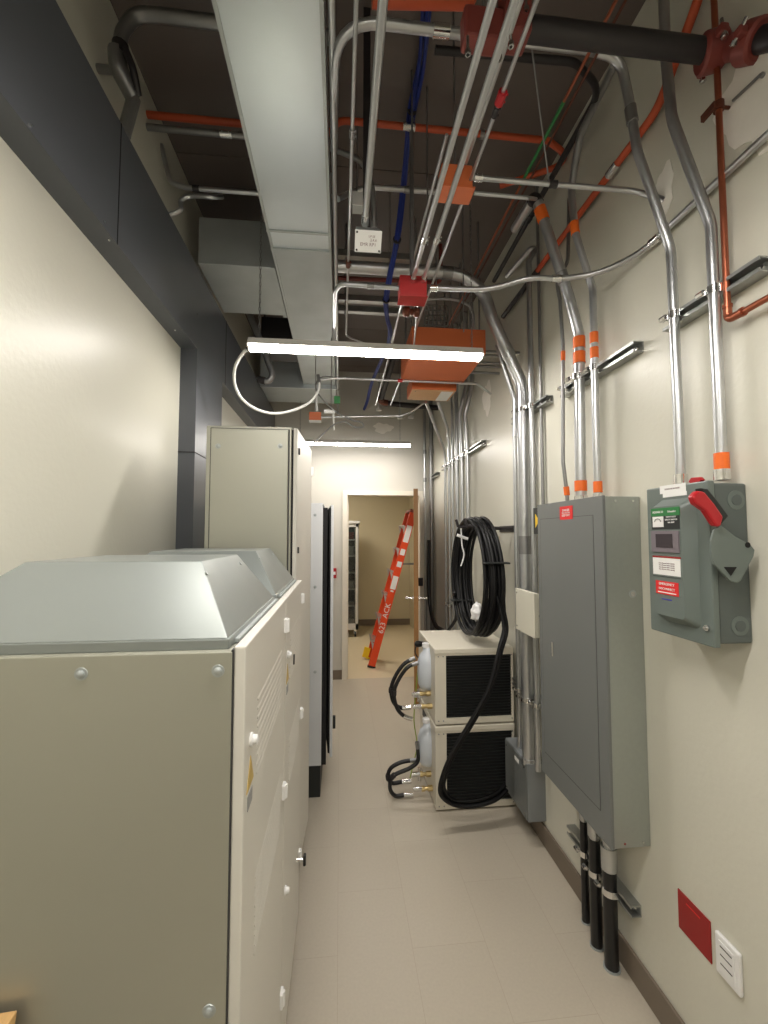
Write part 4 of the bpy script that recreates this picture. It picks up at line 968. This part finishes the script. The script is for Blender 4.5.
# ------------------------------------------------------------------ chillers
CX0, CX1, CY0, CY1 = .582, 1.076, 2.625, 3.14
def chiller(z0, z1, label):
    t = thing('chiller_unit', label, 'cooling unit', ((CX0 + CX1) / 2, CY0, z0), 'stacked chiller units')
    H_ = z1 - z0
    bm = B()
    box(bm, (CX0, CY0 + .012, z0), (CX1, CY1, z1 - .012))
    obj('casing', bm, 'chill', t, bevel=.004)
    obj('top_cover', bx((CX0 - .004, CY0 - .004, z1 - .03), (CX1 + .003, CY1 + .003, z1)), 'chill', t, bevel=.004)
    bm = B(); fx0, fx1, fz0, fz1 = CX0 + .068, CX1 - .014, z0 + .035, z1 - .042
    box(bm, (CX0, CY0, z0), (fx0, CY0 + .012, z1 - .03)); box(bm, (fx1, CY0, z0), (CX1, CY0 + .012, z1 - .03))
    box(bm, (fx0, CY0, z0), (fx1, CY0 + .012, fz0)); box(bm, (fx0, CY0, fz1), (fx1, CY0 + .012, z1 - .03))
    obj('front_frame', bm, 'chill', t)
    g = obj('grille', bx((fx0, CY0 + .009, fz0), (fx1, CY0 + .0125, fz1)), 'dark', t)
    bm = B(); n = 22
    for i in range(n): z = fz0 + (fz1 - fz0) * (i + .5) / n; box(bm, (fx0, CY0 + .002, z - .0025), (fx1, CY0 + .009, z + .0005))
    obj('louvre_slats', bm, 'lblack', g)
    for sx in (CX0 + .02, CX0 + .05, CX1 - .012):
        for sz in (z0 + .02, z1 - .045): obj('screw', cy((sx, CY0 - .003, sz), (sx, CY0 + .002, sz), .004, 8), 'emtd', t)
    # left side : tank, fittings, switch
    yt = 2.80
    zc_ = z0 + H_ * .62
    bm = B(); prof = [(-.125, .012), (-.12, .045), (-.09, .062), (-.02, .066), (.05, .064), (.09, .052), (.115, .03), (.14, .026), (.145, .012)]
    lathe(bm, (CX0 - .012, yt, zc_), (0, 0, 1), prof, 20); tk = obj('water_tank', bm, 'tank', t, smooth='all')
    obj('tank_cap', cy((CX0 - .02, yt, zc_ + .14), (CX0 - .02, yt, zc_ + .165), .026, 14), 'white', tk, smooth=True)
    obj('socket_panel', bx((CX0 - .004, 2.88, z1 - .09), (CX0, 3.02, z1 - .045)), 'lblack', t)
    for k, zz in enumerate((z0 + .075, z0 + .135)):
        f = V((CX0, 2.72 + .05 * k, zz))
        bm = B(); cyl(bm, f, f - V((.03, 0, 0)), .017, 6); cyl(bm, f - V((.03, 0, 0)), f - V((.055, 0, 0)), .012, 10); cyl(bm, f - V((.05, 0, 0)), f - V((.07, 0, 0)), .016, 6)
        obj('brass_fitting', bm, 'brass', t)
        obj('hose_tail', cy(f - V((.07, 0, 0)), f - V((.12, 0, 0)), .014, 12), 'chrome', t, smooth=True)
    obj('valve_tee', cyl(cy((CX0, 2.84, z0 + .1), (CX0 - .1, 2.84, z0 + .1), .014, 10), (CX0 - .06, 2.84, z0 + .06), (CX0 - .06, 2.84, z0 + .14), .012, 10), 'chrome', t, smooth=True)
    return t
c_l = chiller(.012, .500, 'off-white chiller unit at the bottom of the stack of two')
c_u = chiller(.512, .962, 'off-white chiller unit stacked on top, under the cable coil')
for t, z0 in ((c_l, .012), ):
    bm = B()
    for xx in (CX0 + .05, CX1 - .05):
        for yy in (CY0 + .06, CY1 - .06): cyl(bm, (xx, yy, 0), (xx, yy, .013), .02, 12)
    obj('rubber_feet', bm, 'black', t)
bm = B()
for xx in (CX0 + .05, CX1 - .05):
    for yy in (CY0 + .06, CY1 - .06): cyl(bm, (xx, yy, .5), (xx, yy, .513), .02, 12)
obj('rubber_feet', bm, 'black', c_u)
# hoses
yh = 2.78
for (zo_, pts1, lab_) in (
    (.512, [(415, 658), (404, 664), (395, 677), (391, 690), (394, 703), (402, 708), (411, 707)], 'inner black hose looping beside the upper chiller'),
    (.512, [(418, 663), (408, 667), (399, 679), (394, 693), (397, 708), (404, 716), (412, 719)], 'outer black hose looping beside the upper chiller'),
    (.012, [(416, 760), (402, 762), (391, 768), (388, 777), (392, 783), (401, 782), (411, 781)], 'upper black hose looping beside the lower chiller'),
    (.012, [(417, 742), (418, 760), (410, 768), (393, 776), (390, 788), (395, 797), (404, 801), (413, 799)], 'lower black hose looping beside the lower chiller')):
    P3 = [P(x, y, Y=yh + (.03 if 'inner' in lab_ or 'upper black' in lab_ else 0)) for x, y in pts1]
    P3 = [V((min(p.x, CX0 - .05), p.y, max(p.z, .02))) for p in P3]
    pipe('hose', lab_, 'hose', P3, .0125, 'black', smoothp=True, group='black hoses beside the chillers', bands=[('end_fitting', P3[-1], .06, 1.15, 'chrome'), ('joint', P3[3], .03, 1.3, 'blackp'), ('end_fitting', P3[0], .04, 1.1, 'emtd')])
w = [P(418, 668, Y=2.9), P(416, 690, Y=2.9), P(414, 720, Y=2.9), P(417, 745, Y=2.9), P(413, 765, Y=2.88), P(410, 778, Y=2.85)]
pipe('wire', 'green and yellow wire hanging behind the chiller hoses', 'wire', w, .004, 'gwire', smoothp=True, n=6)
p = P(419, 641, Y=2.98); t = thing('plug', 'black round plug on the upper rear corner of the top chiller', 'plug', p)
obj('plug_body', lathe(B(), V((CX0 - .004, p.y, p.z - .02)), (-1, 0, 0), [(0, .016), (.03, .022), (.05, .022), (.06, .01)], 14), 'blackgloss', t, smooth=True)
obj('cord', sweep(B(), smooth_path([V((CX0 - .05, p.y, p.z - .02)), V((CX0 - .06, p.y, p.z - .08)), V((CX0 - .02, p.y - .01, p.z - .14))]), .005, 7), 'black', t, smooth=True)

# ------------------------------------------------------------------ cable coil
t = thing('cable_coil', 'big coil of black cable hung over the chillers, tail looping to the floor', 'cable', (.9, 2.75, .97))
pts = []; turns = 15; N = 40
cyc, czc = 2.80, 1.39
for i in range(turns * N + 1):
    k = i / N; a = 2 * PI * k + PI * .5
    lay = (int(k) % 2); u = k / turns
    x = .835 + .125 * u + .008 * math.sin(a * 1.0 + k) + .012 * lay - .02 * math.cos(a)
    ry = .315 - .03 * lay + .012 * math.sin(int(k) * 2.3); rz = .375 - .028 * lay + .010 * math.sin(int(k) * 1.7)
    squash = 1 + .03 * math.sin(2 * a)
    pts.append(V((min(x, .985) , cyc + math.cos(a) * ry * squash, czc + math.sin(a) * rz - (.02 * (1 - math.sin(a))) * lay * .3)))
# tail
tail = [P(504, 628, Y=2.47), P(499, 650, Y=2.44), P(489, 688, Y=2.42), P(471, 722, Y=2.42), P(453, 752, Y=2.42), P(442, 778, Y=2.42), P(441, 795, Y=2.42), P(455, 805, Y=2.44), P(475, 806, Y=2.44), P(495, 800, Y=2.46), P(507, 790, Y=2.5)]
obj('cable', sweep(B(), pts, .0118, 8), 'cable', t, smooth='all')
for k, (dx, dy) in enumerate(((0, 0), (.022, .014), (.010, .024))):
    tt = [V((p.x + dx * (1 if i < 7 else -.3), p.y + dy, max(p.z + (.020 * (k % 2) if i > 5 else 0), .0135))) for i, p in enumerate(tail)]
    tt = [V((.93 + .02 * k, 2.5, 1.30))] + tt
    obj('tail', sweep(B(), smooth_path(tt), .0118, 8), 'cable', t, smooth='all')
lt = [V((.82, 3.04, 1.25)), P(455, 600, Y=3.08), P(456, 618, Y=3.1), P(447, 632, Y=3.15), P(441, 640, Y=3.2)]
obj('tail', sweep(B(), smooth_path(lt), .0118, 8), 'cable', t, smooth='all')
for (px, py, Y_) in ((505, 563, 2.47), (462, 600, 3.04)):
    p = P(px, py, Y=Y_); obj('tie', bx((.84 if px > 490 else .79, p.y - .03, p.z - .005), (.995 if px > 490 else .94, p.y + .03, p.z + .005)), 'lblack', t, bevel=.006)
t = thing('wall_hook', 'hook on the right wall carrying the black cable coil', 'hook', (XR, 2.9, 1.74))
bm = B(); 
for yy in (2.66, 2.86): cyl(bm, (XR, yy, 1.70), (.80, yy, 1.715), .009, 10); cyl(bm, (.80, yy, 1.715), (.785, yy, 1.765), .009, 10)
obj('arm', bm, 'blackp', t); obj('back_plate', bx((XR - .008, 2.65, 1.68), (XR, 2.88, 1.72)), 'blackp', t)
t = thing('toggle_tie', 'white tie with a short string at the upper left of the black coil', 'tie', P(459, 545, Y=2.93))
a = P(457, 535, Y=2.93); b = P(468, 539, Y=2.90); obj('toggle', cy(a, b, .011, 10), 'white', t, smooth=True)
obj('string', sweep(B(), smooth_path([P(461, 528, Y=2.92), P(462, 545, Y=2.92), P(464, 555, Y=2.92), P(461, 566, Y=2.92)]), .005, 6), 'white', t, smooth=True)
p = P(477, 613, Y=2.68)
bm = B(); bmesh.ops.create_icosphere(bm, subdivisions=3, radius=1)
for v in bm.verts:
    n_ = 1 + .18 * math.sin(v.co.x * 7 + 1) * math.sin(v.co.y * 6) + .14 * math.sin(v.co.z * 9)
    v.co = V((p.x + v.co.x * .035 * n_, p.y + v.co.y * .045 * n_, p.z + v.co.z * .058 * n_))
tag(obj('plastic_bag', bm, 'white', smooth='all'), 'crumpled white plastic bag tucked in the bottom of the black coil', 'bag')
# black cable from far conduit
pts = [P(429, 540, Y=4.72), P(429, 590, Y=4.7), P(431, 612, Y=4.6), P(436, 626, Y=4.3), P(444, 632, Y=4.0), P(450, 650, Y=3.7)]
pts.append(V((pts[-1].x, pts[-1].y, .02)))
pipe('cable', 'black cable coming down the far right corner and curving behind the chillers', 'cable', pts, .02, 'black', smoothp=True)

# ------------------------------------------------------------------ far room things
t = thing('step_ladder', 'orange fibreglass step ladder leaning just inside the doorway', 'ladder', P(372, 668, Y=5.45))
ya_, yb_ = 5.45, 5.86
A0 = P(371.5, 667, Y=ya_); A0.z = .015; A1 = P(413.5, 512, Y=ya_)
d = (A1 - A0).normalized(); s_ = V((0, 1, 0)); nrm = d.cross(s_).normalized()
if nrm.x > 0: nrm = -nrm    # towards the left
Lr = (A1 - A0).length
def railbox(y0, y1, w0, w1, l0=0, l1=None):
    l1 = Lr if l1 is None else l1
    q = [A0 + d * l0 + nrm * w0, A0 + d * l1 + nrm * w0, A0 + d * l1 + nrm * w1, A0 + d * l0 + nrm * w1]
    return prism(B(), [V((p.x, y0, p.z)) for p in q], (0, y1 - y0, 0))
r1 = obj('side_rail', railbox(ya_, ya_ + .03, -.045, .045), 'ladder', t, bevel=.004)
obj('side_rail', railbox(yb_ - .03, yb_, -.045, .045), 'ladder', t, bevel=.004)
obj('rear_leg', railbox(ya_ + .04, ya_ + .065, -.04, -.015, .03), 'ladder', t)
obj('rear_leg', railbox(yb_ - .065, yb_ - .04, -.04, -.015, .03), 'ladder', t)
for k in range(6):
    l = .28 + .3 * k; c = A0 + d * l
    bm = prism(B(), [V((c.x + nrm.x * w_ + d.x * h_2, ya_ + .03, c.z + nrm.z * w_ + d.z * h_2 + sl)) for (w_, h_2, sl) in ((-.03, 0, 0), (.075, 0, .02), (.075, .02, .02), (-.03, .02, 0))], (0, yb_ - ya_ - .06, 0))
    st = obj('step', bm, 'alum', t)
    for yy in (ya_ + .031, yb_ - .034):
        q = [c + nrm * .045, c + nrm * .095 + d * .035, c + nrm * .045 - d * .07]
        obj('step_brace', prism(B(), [V((p.x, yy - .02 if yy < 5.6 else yy, p.z)) for p in q], (0, .003, 0)), 'alum', st)
for yy in (ya_ - .004, yb_ - .034): obj('foot', railbox(yy, yy + .038, -.05, .05, -.012, .012), 'black' if yy < 5.6 else 'yellow', t)
obj('yellow_shoe', railbox(yb_ - .04, yb_ - .002, .02, .10, .0, .13), 'yellow', t)
obj('top_cap', railbox(ya_ - .002, yb_ + .002, -.045, .045, Lr - .01, Lr + .03), 'maroon', t, bevel=.005)
sp = P(403, 564, Y=ya_ + .2); obj('spreader', bx((sp.x - .02, sp.y, sp.z - .012), (FXR, sp.y + .02, sp.z + .012)), 'emtd', t)
for (l, w_, hh_) in ((1.72, .035, .22), (1.48, .03, .08), (1.32, .03, .07), (1.08, .035, .17), (.97, .02, .02)):
    c = A0 + d * l; ob = obj('sticker', prism(B(), [V((p.x, ya_ - .001, p.z)) for p in (c - d * hh_ / 2 - nrm * w_, c + d * hh_ / 2 - nrm * w_, c + d * hh_ / 2 + nrm * w_, c - d * hh_ / 2 + nrm * w_)], (0, .002, 0)), 'paper', t)
text('lettering', '623  ACK', .095, 'paper', t, (A0 + d * .62) + V((0, -.0015, 0)), d, nrm)

t = thing('display_cabinet', 'white wheeled cabinet with a dark glazed door in the room beyond the doorway', 'cabinet', (-.05, 7.1, 0))
x1_ = P(358.5, 600, Y=7.1).x; x0_ = x1_ - .8; zt_ = P(355, 521, Y=7.1).z; z0_ = .12
bm = B()
for xx in (x0_, x1_ - .05):
    for yy in (7.1, 7.5): box(bm, (xx, yy, z0_), (xx + .05, yy + .05, zt_ - .04))
box(bm, (x0_, 7.54, z0_), (x1_, 7.55, zt_ - .04)); box(bm, (x0_, 7.1, z0_), (x1_, 7.55, z0_ + .1)); box(bm, (x0_, 7.1, zt_ - .1), (x1_, 7.55, zt_ - .04))
box(bm, (x1_ - .01, 7.1, z0_), (x1_, 7.55, zt_ - .04))
obj('cabinet_frame', bm, 'cabwhite', t, bevel=.003)
obj('top_panel', bx((x0_ - .02, 7.08, zt_ - .04), (x1_ + .02, 7.57, zt_)), 'cabwhite', t, bevel=.004)
obj('glass_door', bx((x0_ + .05, 7.11, z0_ + .1), (x1_ - .05, 7.115, zt_ - .1)), 'glass', t)
for k in range(5):
    z = z0_ + .1 + .27 * (k + 1); obj('shelf', bx((x0_ + .03, 7.13, z), (x1_ - .03, 7.53, z + .02)), 'cabwhite', t)
obj('back_liner', bx((x0_ + .05, 7.52, z0_ + .1), (x1_ - .012, 7.535, zt_ - .1)), 'lblack', t)
for xx in (x0_ + .05, x1_ - .05):
    for yy in (7.16, 7.5):
        c = obj('caster', cy((xx - .012, yy, .045), (xx + .012, yy, .045), .045, 16), 'black', t, smooth=True)
        obj('caster_fork', bx((xx - .02, yy - .02, .05), (xx + .02, yy + .02, z0_)), 'chrome', c)
gd = [(4, 'redstuff', 'dark red box on the top shelf of the wheeled cabinet', .12), (3, 'greystuff', 'grey box on the second shelf from the top of the wheeled cabinet', .15), (1, 'greystuff', 'grey carton on the second shelf from the bottom of the wheeled cabinet', .12)]
for k, m_, lab_, hh_ in gd:
    z = z0_ + .1 + .27 * (k + 1) + .02
    if z + hh_ > zt_ - .1: hh_ = zt_ - .105 - z
    if hh_ < .03: z = z0_ + .1 + .27 * k + .02; hh_ = .14
    tt = thing('storage_box', lab_, 'box', (x1_ - .2, 7.3, z)); obj('carton', bx((x1_ - .3, 7.2, z), (x1_ - .08, 7.4, z + hh_ - .02)), m_, tt); obj('lid', bx((x1_ - .305, 7.195, z + hh_ - .02), (x1_ - .075, 7.405, z + hh_)), m_, tt)

# ------------------------------------------------------------------ cabinets on the left
def dimple_screw(parent, p, ax, r=.009):
    p = V(p); ax = V(ax)
    s = obj('screw', lathe(B(), p - ax * .0002, ax, [(0, r * 1.7), (.0015, r * 1.6), (.0016, r * 1.05), (.004, r), (.006, r * .6)], 16), 'galv2', parent, smooth=True)
    return s
# low double cabinet
LY0 = .775; LXR = at(234, 700, Y=LY0).x
LX0 = -.775
zt_l = at(233, 647, Y=LY0).z
def low_cab(y0, y1, label, first):
    t = thing('low_cabinet', label, 'cabinet', ((LX0 + LXR) / 2, (y0 + y1) / 2, 0), 'low cabinets with sloped hoods')
    obj('plinth', bx((LX0 + .02, y0 + .01, 0), (LXR - .03, y1 - .005, .1)), 'lblack', t)
    bd = obj('cabinet_body', bx((LX0, y0 + .004, .1), (LXR - .006, y1, zt_l - .006)), 'cab', t, bevel=.003)
    obj('side_panel', bx((LX0, y0, .105), (LXR - .004, y0 + .005, zt_l - .008)), 'cab', t, bevel=.002)
    if first:
        for (px, py) in ((81, 674), (218, 671), (209, 1011)):
            p = at(px, py, Y=y0); dimple_screw(t, p, (0, -1, 0), .0065)
    obj('gasket', bx((LXR - .006, y0 + .001, .105), (LXR - .002, y1 - .002, zt_l - .005)), 'caulk', t)
    xd0, xd1 = LXR - .002, LXR + .018
    dz1 = zt_l - .0
    dr = obj('door', bx((xd0, y0 + .003, .12), (xd1, y1 - .003, dz1)), 'cabdoor', t, bevel=.003)
    # embossed vent areas with slanted slots
    for (za, zb_) in ((zt_l - .28, zt_l - .12), (zt_l - .62, zt_l - .46)):
        n = 9; bm = B()
        for i in range(n):
            z = za + (zb_ - za) * i / n
            prism(bm, [(xd1 - .0005, y0 + .12, z), (xd1 + .0012, y0 + .12, z + .003), (xd1 - .0005, y0 + .12, z + .010)], (0, y1 - y0 - .2, 0))
        obj('louvres', bm, 'cabdoor', dr)
    # hinges / latches
    for z in (zt_l - .075, zt_l - .55, zt_l - 1.12):
        hy = y1 - .02
        obj('hinge', cyl(bx((xd1 - .002, hy - .014, z - .02), (xd1 + .008, hy + .014, z + .02)), (xd1 + .008, hy, z - .02), (xd1 + .008, hy, z + .02), .006, 8), 'white', dr, bevel=.002)
    for k, z in enumerate((at(252, 736, X=xd1).z, .58)):
        ky = y0 + .055
        kn = obj('lock', lathe(B(), (xd1 - .001, ky, z), (1, 0, 0), [(0, .012), (.005, .012), (.006, .009), (.013, .008), (.015, .005)], 14), 'white', dr, smooth=True)
        if k == 0 and not first: obj('key', bx((xd1 + .018, ky - .004, z - .03), (xd1 + .022, ky + .004, z)), 'lblack', kn)
    # warning triangle
    ty = y0 + .055; tz = at(252, 766, X=xd1).z
    obj('warning_triangle', prism(B(), [(xd1, ty - .03, tz - .025), (xd1, ty + .03, tz - .025), (xd1, ty, tz + .028)], (.0012, 0, 0)), 'tri', dr)
    obj('sticker', bx((xd1, ty - .02, tz - .06), (xd1 + .001, ty + .02, tz - .035)), 'greystuff', dr)
    # hood
    hz0 = zt_l + .004; hz1 = at(202, 561, Y=LY0 + .13).z
    hx0, hx1 = LX0 + .02, LXR - .012
    hy0, hy1 = y0 + .008, y1 - .03
    hb = obj('hood_rim', bx((hx0, hy0, zt_l - .006), (hx1, hy1, hz0 + .008)), 'hood', t, bevel=.002)
    tx0 = at(25, 562, Y=LY0 + .13).x; tx1 = at(202, 560, Y=LY0 + .13).x
    bot = [(hx0 + .003, hy0 + .003, hz0 + .008), (hx1 - .003, hy0 + .003, hz0 + .008), (hx1 - .003, hy1 - .003, hz0 + .008), (hx0 + .003, hy1 - .003, hz0 + .008)]
    top = [(tx0, y0 + .13, hz1), (tx1, y0 + .13, hz1), (tx1, hy1 - .10, hz1), (tx0, hy1 - .10, hz1)]
    hd_ = obj('hood', hexa(B(), bot, top), 'hood', t, bevel=.002)
    for yy in (hy0 + .10, hy1 - .13):
        p = V((tx1, yy, hz1)).lerp(V((hx1 - .003, yy, hz0 + .008)), .18); q = V((hz1 - hz0 - .008, 0, hx1 - .003 - tx1)).normalized(); obj('screw', cy(p - q * .001, p + q * .0025, .0045, 8), 'galv2', hd_)
    obj('rail', bx((LXR - .014, y0 + .05, zt_l - .004), (LXR - .004, y1 - .01, zt_l + .003)), 'galv2', t)
    return t
YM = 1.335; YE = 1.885
low_cab(LY0, YM, 'low greige cabinet nearest the viewer with a sloped grey hood on top', True)
low_cab(YM + .002, YE, 'second low cabinet with a sloped grey hood, in front of the tall cabinet', False)
p = at(298, 860, X=LXR + .02); t = thing('key_handle', 'small black swing key sticking out of the second low cabinet door', 'key', p)
obj('shaft', cy((LXR + .0165, p.y, p.z), (LXR + .045, p.y, p.z), .006, 8), 'chrome', t); obj('bow', bx((LXR + .04, p.y - .012, p.z - .02), (LXR + .052, p.y + .012, p.z + .02)), 'blackgloss', t, bevel=.005)

# tall cabinet
ty0 = 1.93
TX0, TX1 = at(205, 480, Y=ty0).x, at(291, 480, Y=ty0).x
tz1 = at(250, 426, Y=ty0).z
ty1 = 2.46
t = thing('tall_cabinet', 'tall greige cabinet standing behind the low hooded cabinets', 'cabinet', ((TX0 + TX1) / 2, ty0, 0))
obj('plinth', bx((TX0 + .01, ty0 + .01, 0), (TX1 - .01, ty1 - .01, .1)), 'lblack', t)
obj('cabinet_body', bx((TX0, ty0 + .006, .1), (TX1, ty1, tz1)), 'cab', t, bevel=.004)
sp_ = obj('side_panel', bx((TX0 + .022, ty0 - .004, .12), (TX1 - .014, ty0 + .007, tz1 - .014)), 'cab', t, bevel=.003)
bm = B(); 
for a, b in (((TX0 + .018, .115), (TX0 + .022, tz1 - .01)), ((TX1 - .014, .115), (TX1 - .008, tz1 - .01)), ((TX0 + .018, tz1 - .014), (TX1 - .01, tz1 - .01))): box(bm, (a[0], ty0 + .003, a[1]), (b[0], ty0 + .0075, b[1]))
obj('gasket', bm, 'caulk', t)
for px in (218, 280): dimple_screw(sp_, at(px, 446, Y=ty0 - .004), (0, -1, 0), .007)
# door, slightly proud at its far end
dpts = [(TX1 + .008, ty0 + .012), (TX1 + .025, ty0 + .012), (at(311, 451, Y=ty1).x + .004, ty1), (at(311, 451, Y=ty1).x - .014, ty1)]
dr = obj('door', prism(B(), [V((x, y, .12)) for x, y in dpts], (0, 0, tz1 - .002 - .12)), 'cabdoor', t, bevel=.002)
obj('door_gap', prism(B(), [V((x, y, .13)) for x, y in ((TX1 - .001, ty0 + .012), (TX1 + .008, ty0 + .012), (dpts[3][0], ty1 - .004), (TX1 - .001, ty1 - .004))], (0, 0, tz1 - .14)), 'dark', t)
for z in (tz1 - .1, tz1 - .55, .5):
    q = V((TX1 + .03, ty0 + .05, z)); obj('latch', bx(q - V((.006, .008, .014)), q + V((.004, .008, .014))), 'caulk', dr)
q = V((dpts[2][0], ty1 - .012, P(311, 472, Y=ty1).z)); obj('hinge', bx(q - V((.002, .014, .025)), q + V((.012, .01, .025))), 'white', dr, bevel=.002)

# third cabinet with ajar door
wy0 = 2.84; WX1 = at(322, 640, Y=wy0).x; WX0 = WX1 - .5
wz1, wz0 = at(315, 503, Y=wy0).z, at(315, 766, Y=wy0).z
wy1 = 3.5
t = thing('open_cabinet', 'white cabinet on a black plinth with its door ajar, beyond the tall cabinet', 'cabinet', ((WX0 + WX1) / 2, wy0, 0))
obj('plinth', bx((WX0, wy0 + .005, 0), (WX1 - .004, wy1, wz0)), 'lblack', t, bevel=.003)
bm = B(); th = .02
box(bm, (WX0, wy0, wz0), (WX1, wy0 + th, wz1)); box(bm, (WX0, wy1 - th, wz0), (WX1, wy1, wz1)); box(bm, (WX0, wy0 + th, wz0), (WX0 + th, wy1 - th, wz1))
box(bm, (WX0 + th, wy0 + th, wz0), (WX1, wy1 - th, wz0 + th)); box(bm, (WX0 + th, wy0 + th, wz1 - th), (WX1, wy1 - th, wz1))
obj('cabinet_body', bm, 'cabwhite', t, bevel=.002)
obj('gap_shade', bx((WX1 - .03, wy0 + .002, wz0 + .004), (WX1 + .03, wy0 + .02, wz1 - .03)), 'dark', t)  # dark strip standing for the shade in the gap beside the door
obj('interior_shade', bx((WX0 + .05, wy0 + .06, wz0 + .05), (WX1 - .05, wy1 - .05, wz1 - .06)), 'dark', t)  # plain dark block standing for the shade inside the cabinet
for py in (515, 587, 672): dimple_screw(t, at(315, py, Y=wy0), (0, -1, 0), .006)
da = at(330.5, 600, Y=wy0 + .04); hx_ = WX1 + .004
dd = V((hx_ - da.x, wy1 - .01 - da.y, 0))
dp = [V((da.x, da.y, 0)), V((da.x + .018, da.y, 0)), V((hx_ + .018, wy1 - .01, 0)), V((hx_, wy1 - .01, 0))]
dz0, dz1_ = at(331, 757, Y=da.y).z, at(331, 505, Y=da.y).z
dr = obj('door', prism(B(), [V((p.x, p.y, dz0)) for p in dp], (0, 0, dz1_ - dz0)), 'cabwhite', t, bevel=.002)
obj('door_liner', prism(B(), [V((dp[0].x - .012, dp[0].y + .01, dz0 + .02)), V((dp[0].x - .0005, dp[0].y + .01, dz0 + .02)), V((dp[3].x - .0005, dp[3].y - .02, dz0 + .02)), V((dp[3].x - .012, dp[3].y - .02, dz0 + .02))], (0, 0, dz1_ - dz0 - .04)), 'dark', dr)
for py in (523, 625): 
    q = at(325, py, Y=wy0 + .05); obj('latch', bx(q - V((.012, 0, .025)), q + V((.008, .02, .025))), 'white', t)
q = at(333, 722, Y=da.y + .03); obj('handle', bx(q - V((.002, .01, .04)), q + V((.016, .012, .04))), 'lblack', dr, bevel=.003)

# timber at lower left
t = thing('timber_offcut', 'pale timber end poking in at the lower left corner, leaning on the near cabinet', 'timber', (-.5, .55, 0))
tp = at(16, 1013, Y=.76)
obj('board', prism(B(), [V((tp.x - .22, .58, 0)), V((tp.x, .58, 0)), V((tp.x - .001, .745, tp.z + .0)), V((tp.x - .22, .745, tp.z - .012))], (0, .02, 0)), 'woodl', t, bevel=.002)

# ------------------------------------------------------------------ world, colour
w = bpy.data.worlds.new('world'); S.world = w; w.use_nodes = True
w.node_tree.nodes['Background'].inputs[0].default_value = (0.6, .6, .62, 1); w.node_tree.nodes['Background'].inputs[1].default_value = .15
S.view_settings.view_transform = 'Standard'; S.view_settings.look = 'None'; S.view_settings.gamma = 1; S.view_settings.exposure = 1.35
try: S.view_settings.use_curve_mapping = False
except Exception: pass
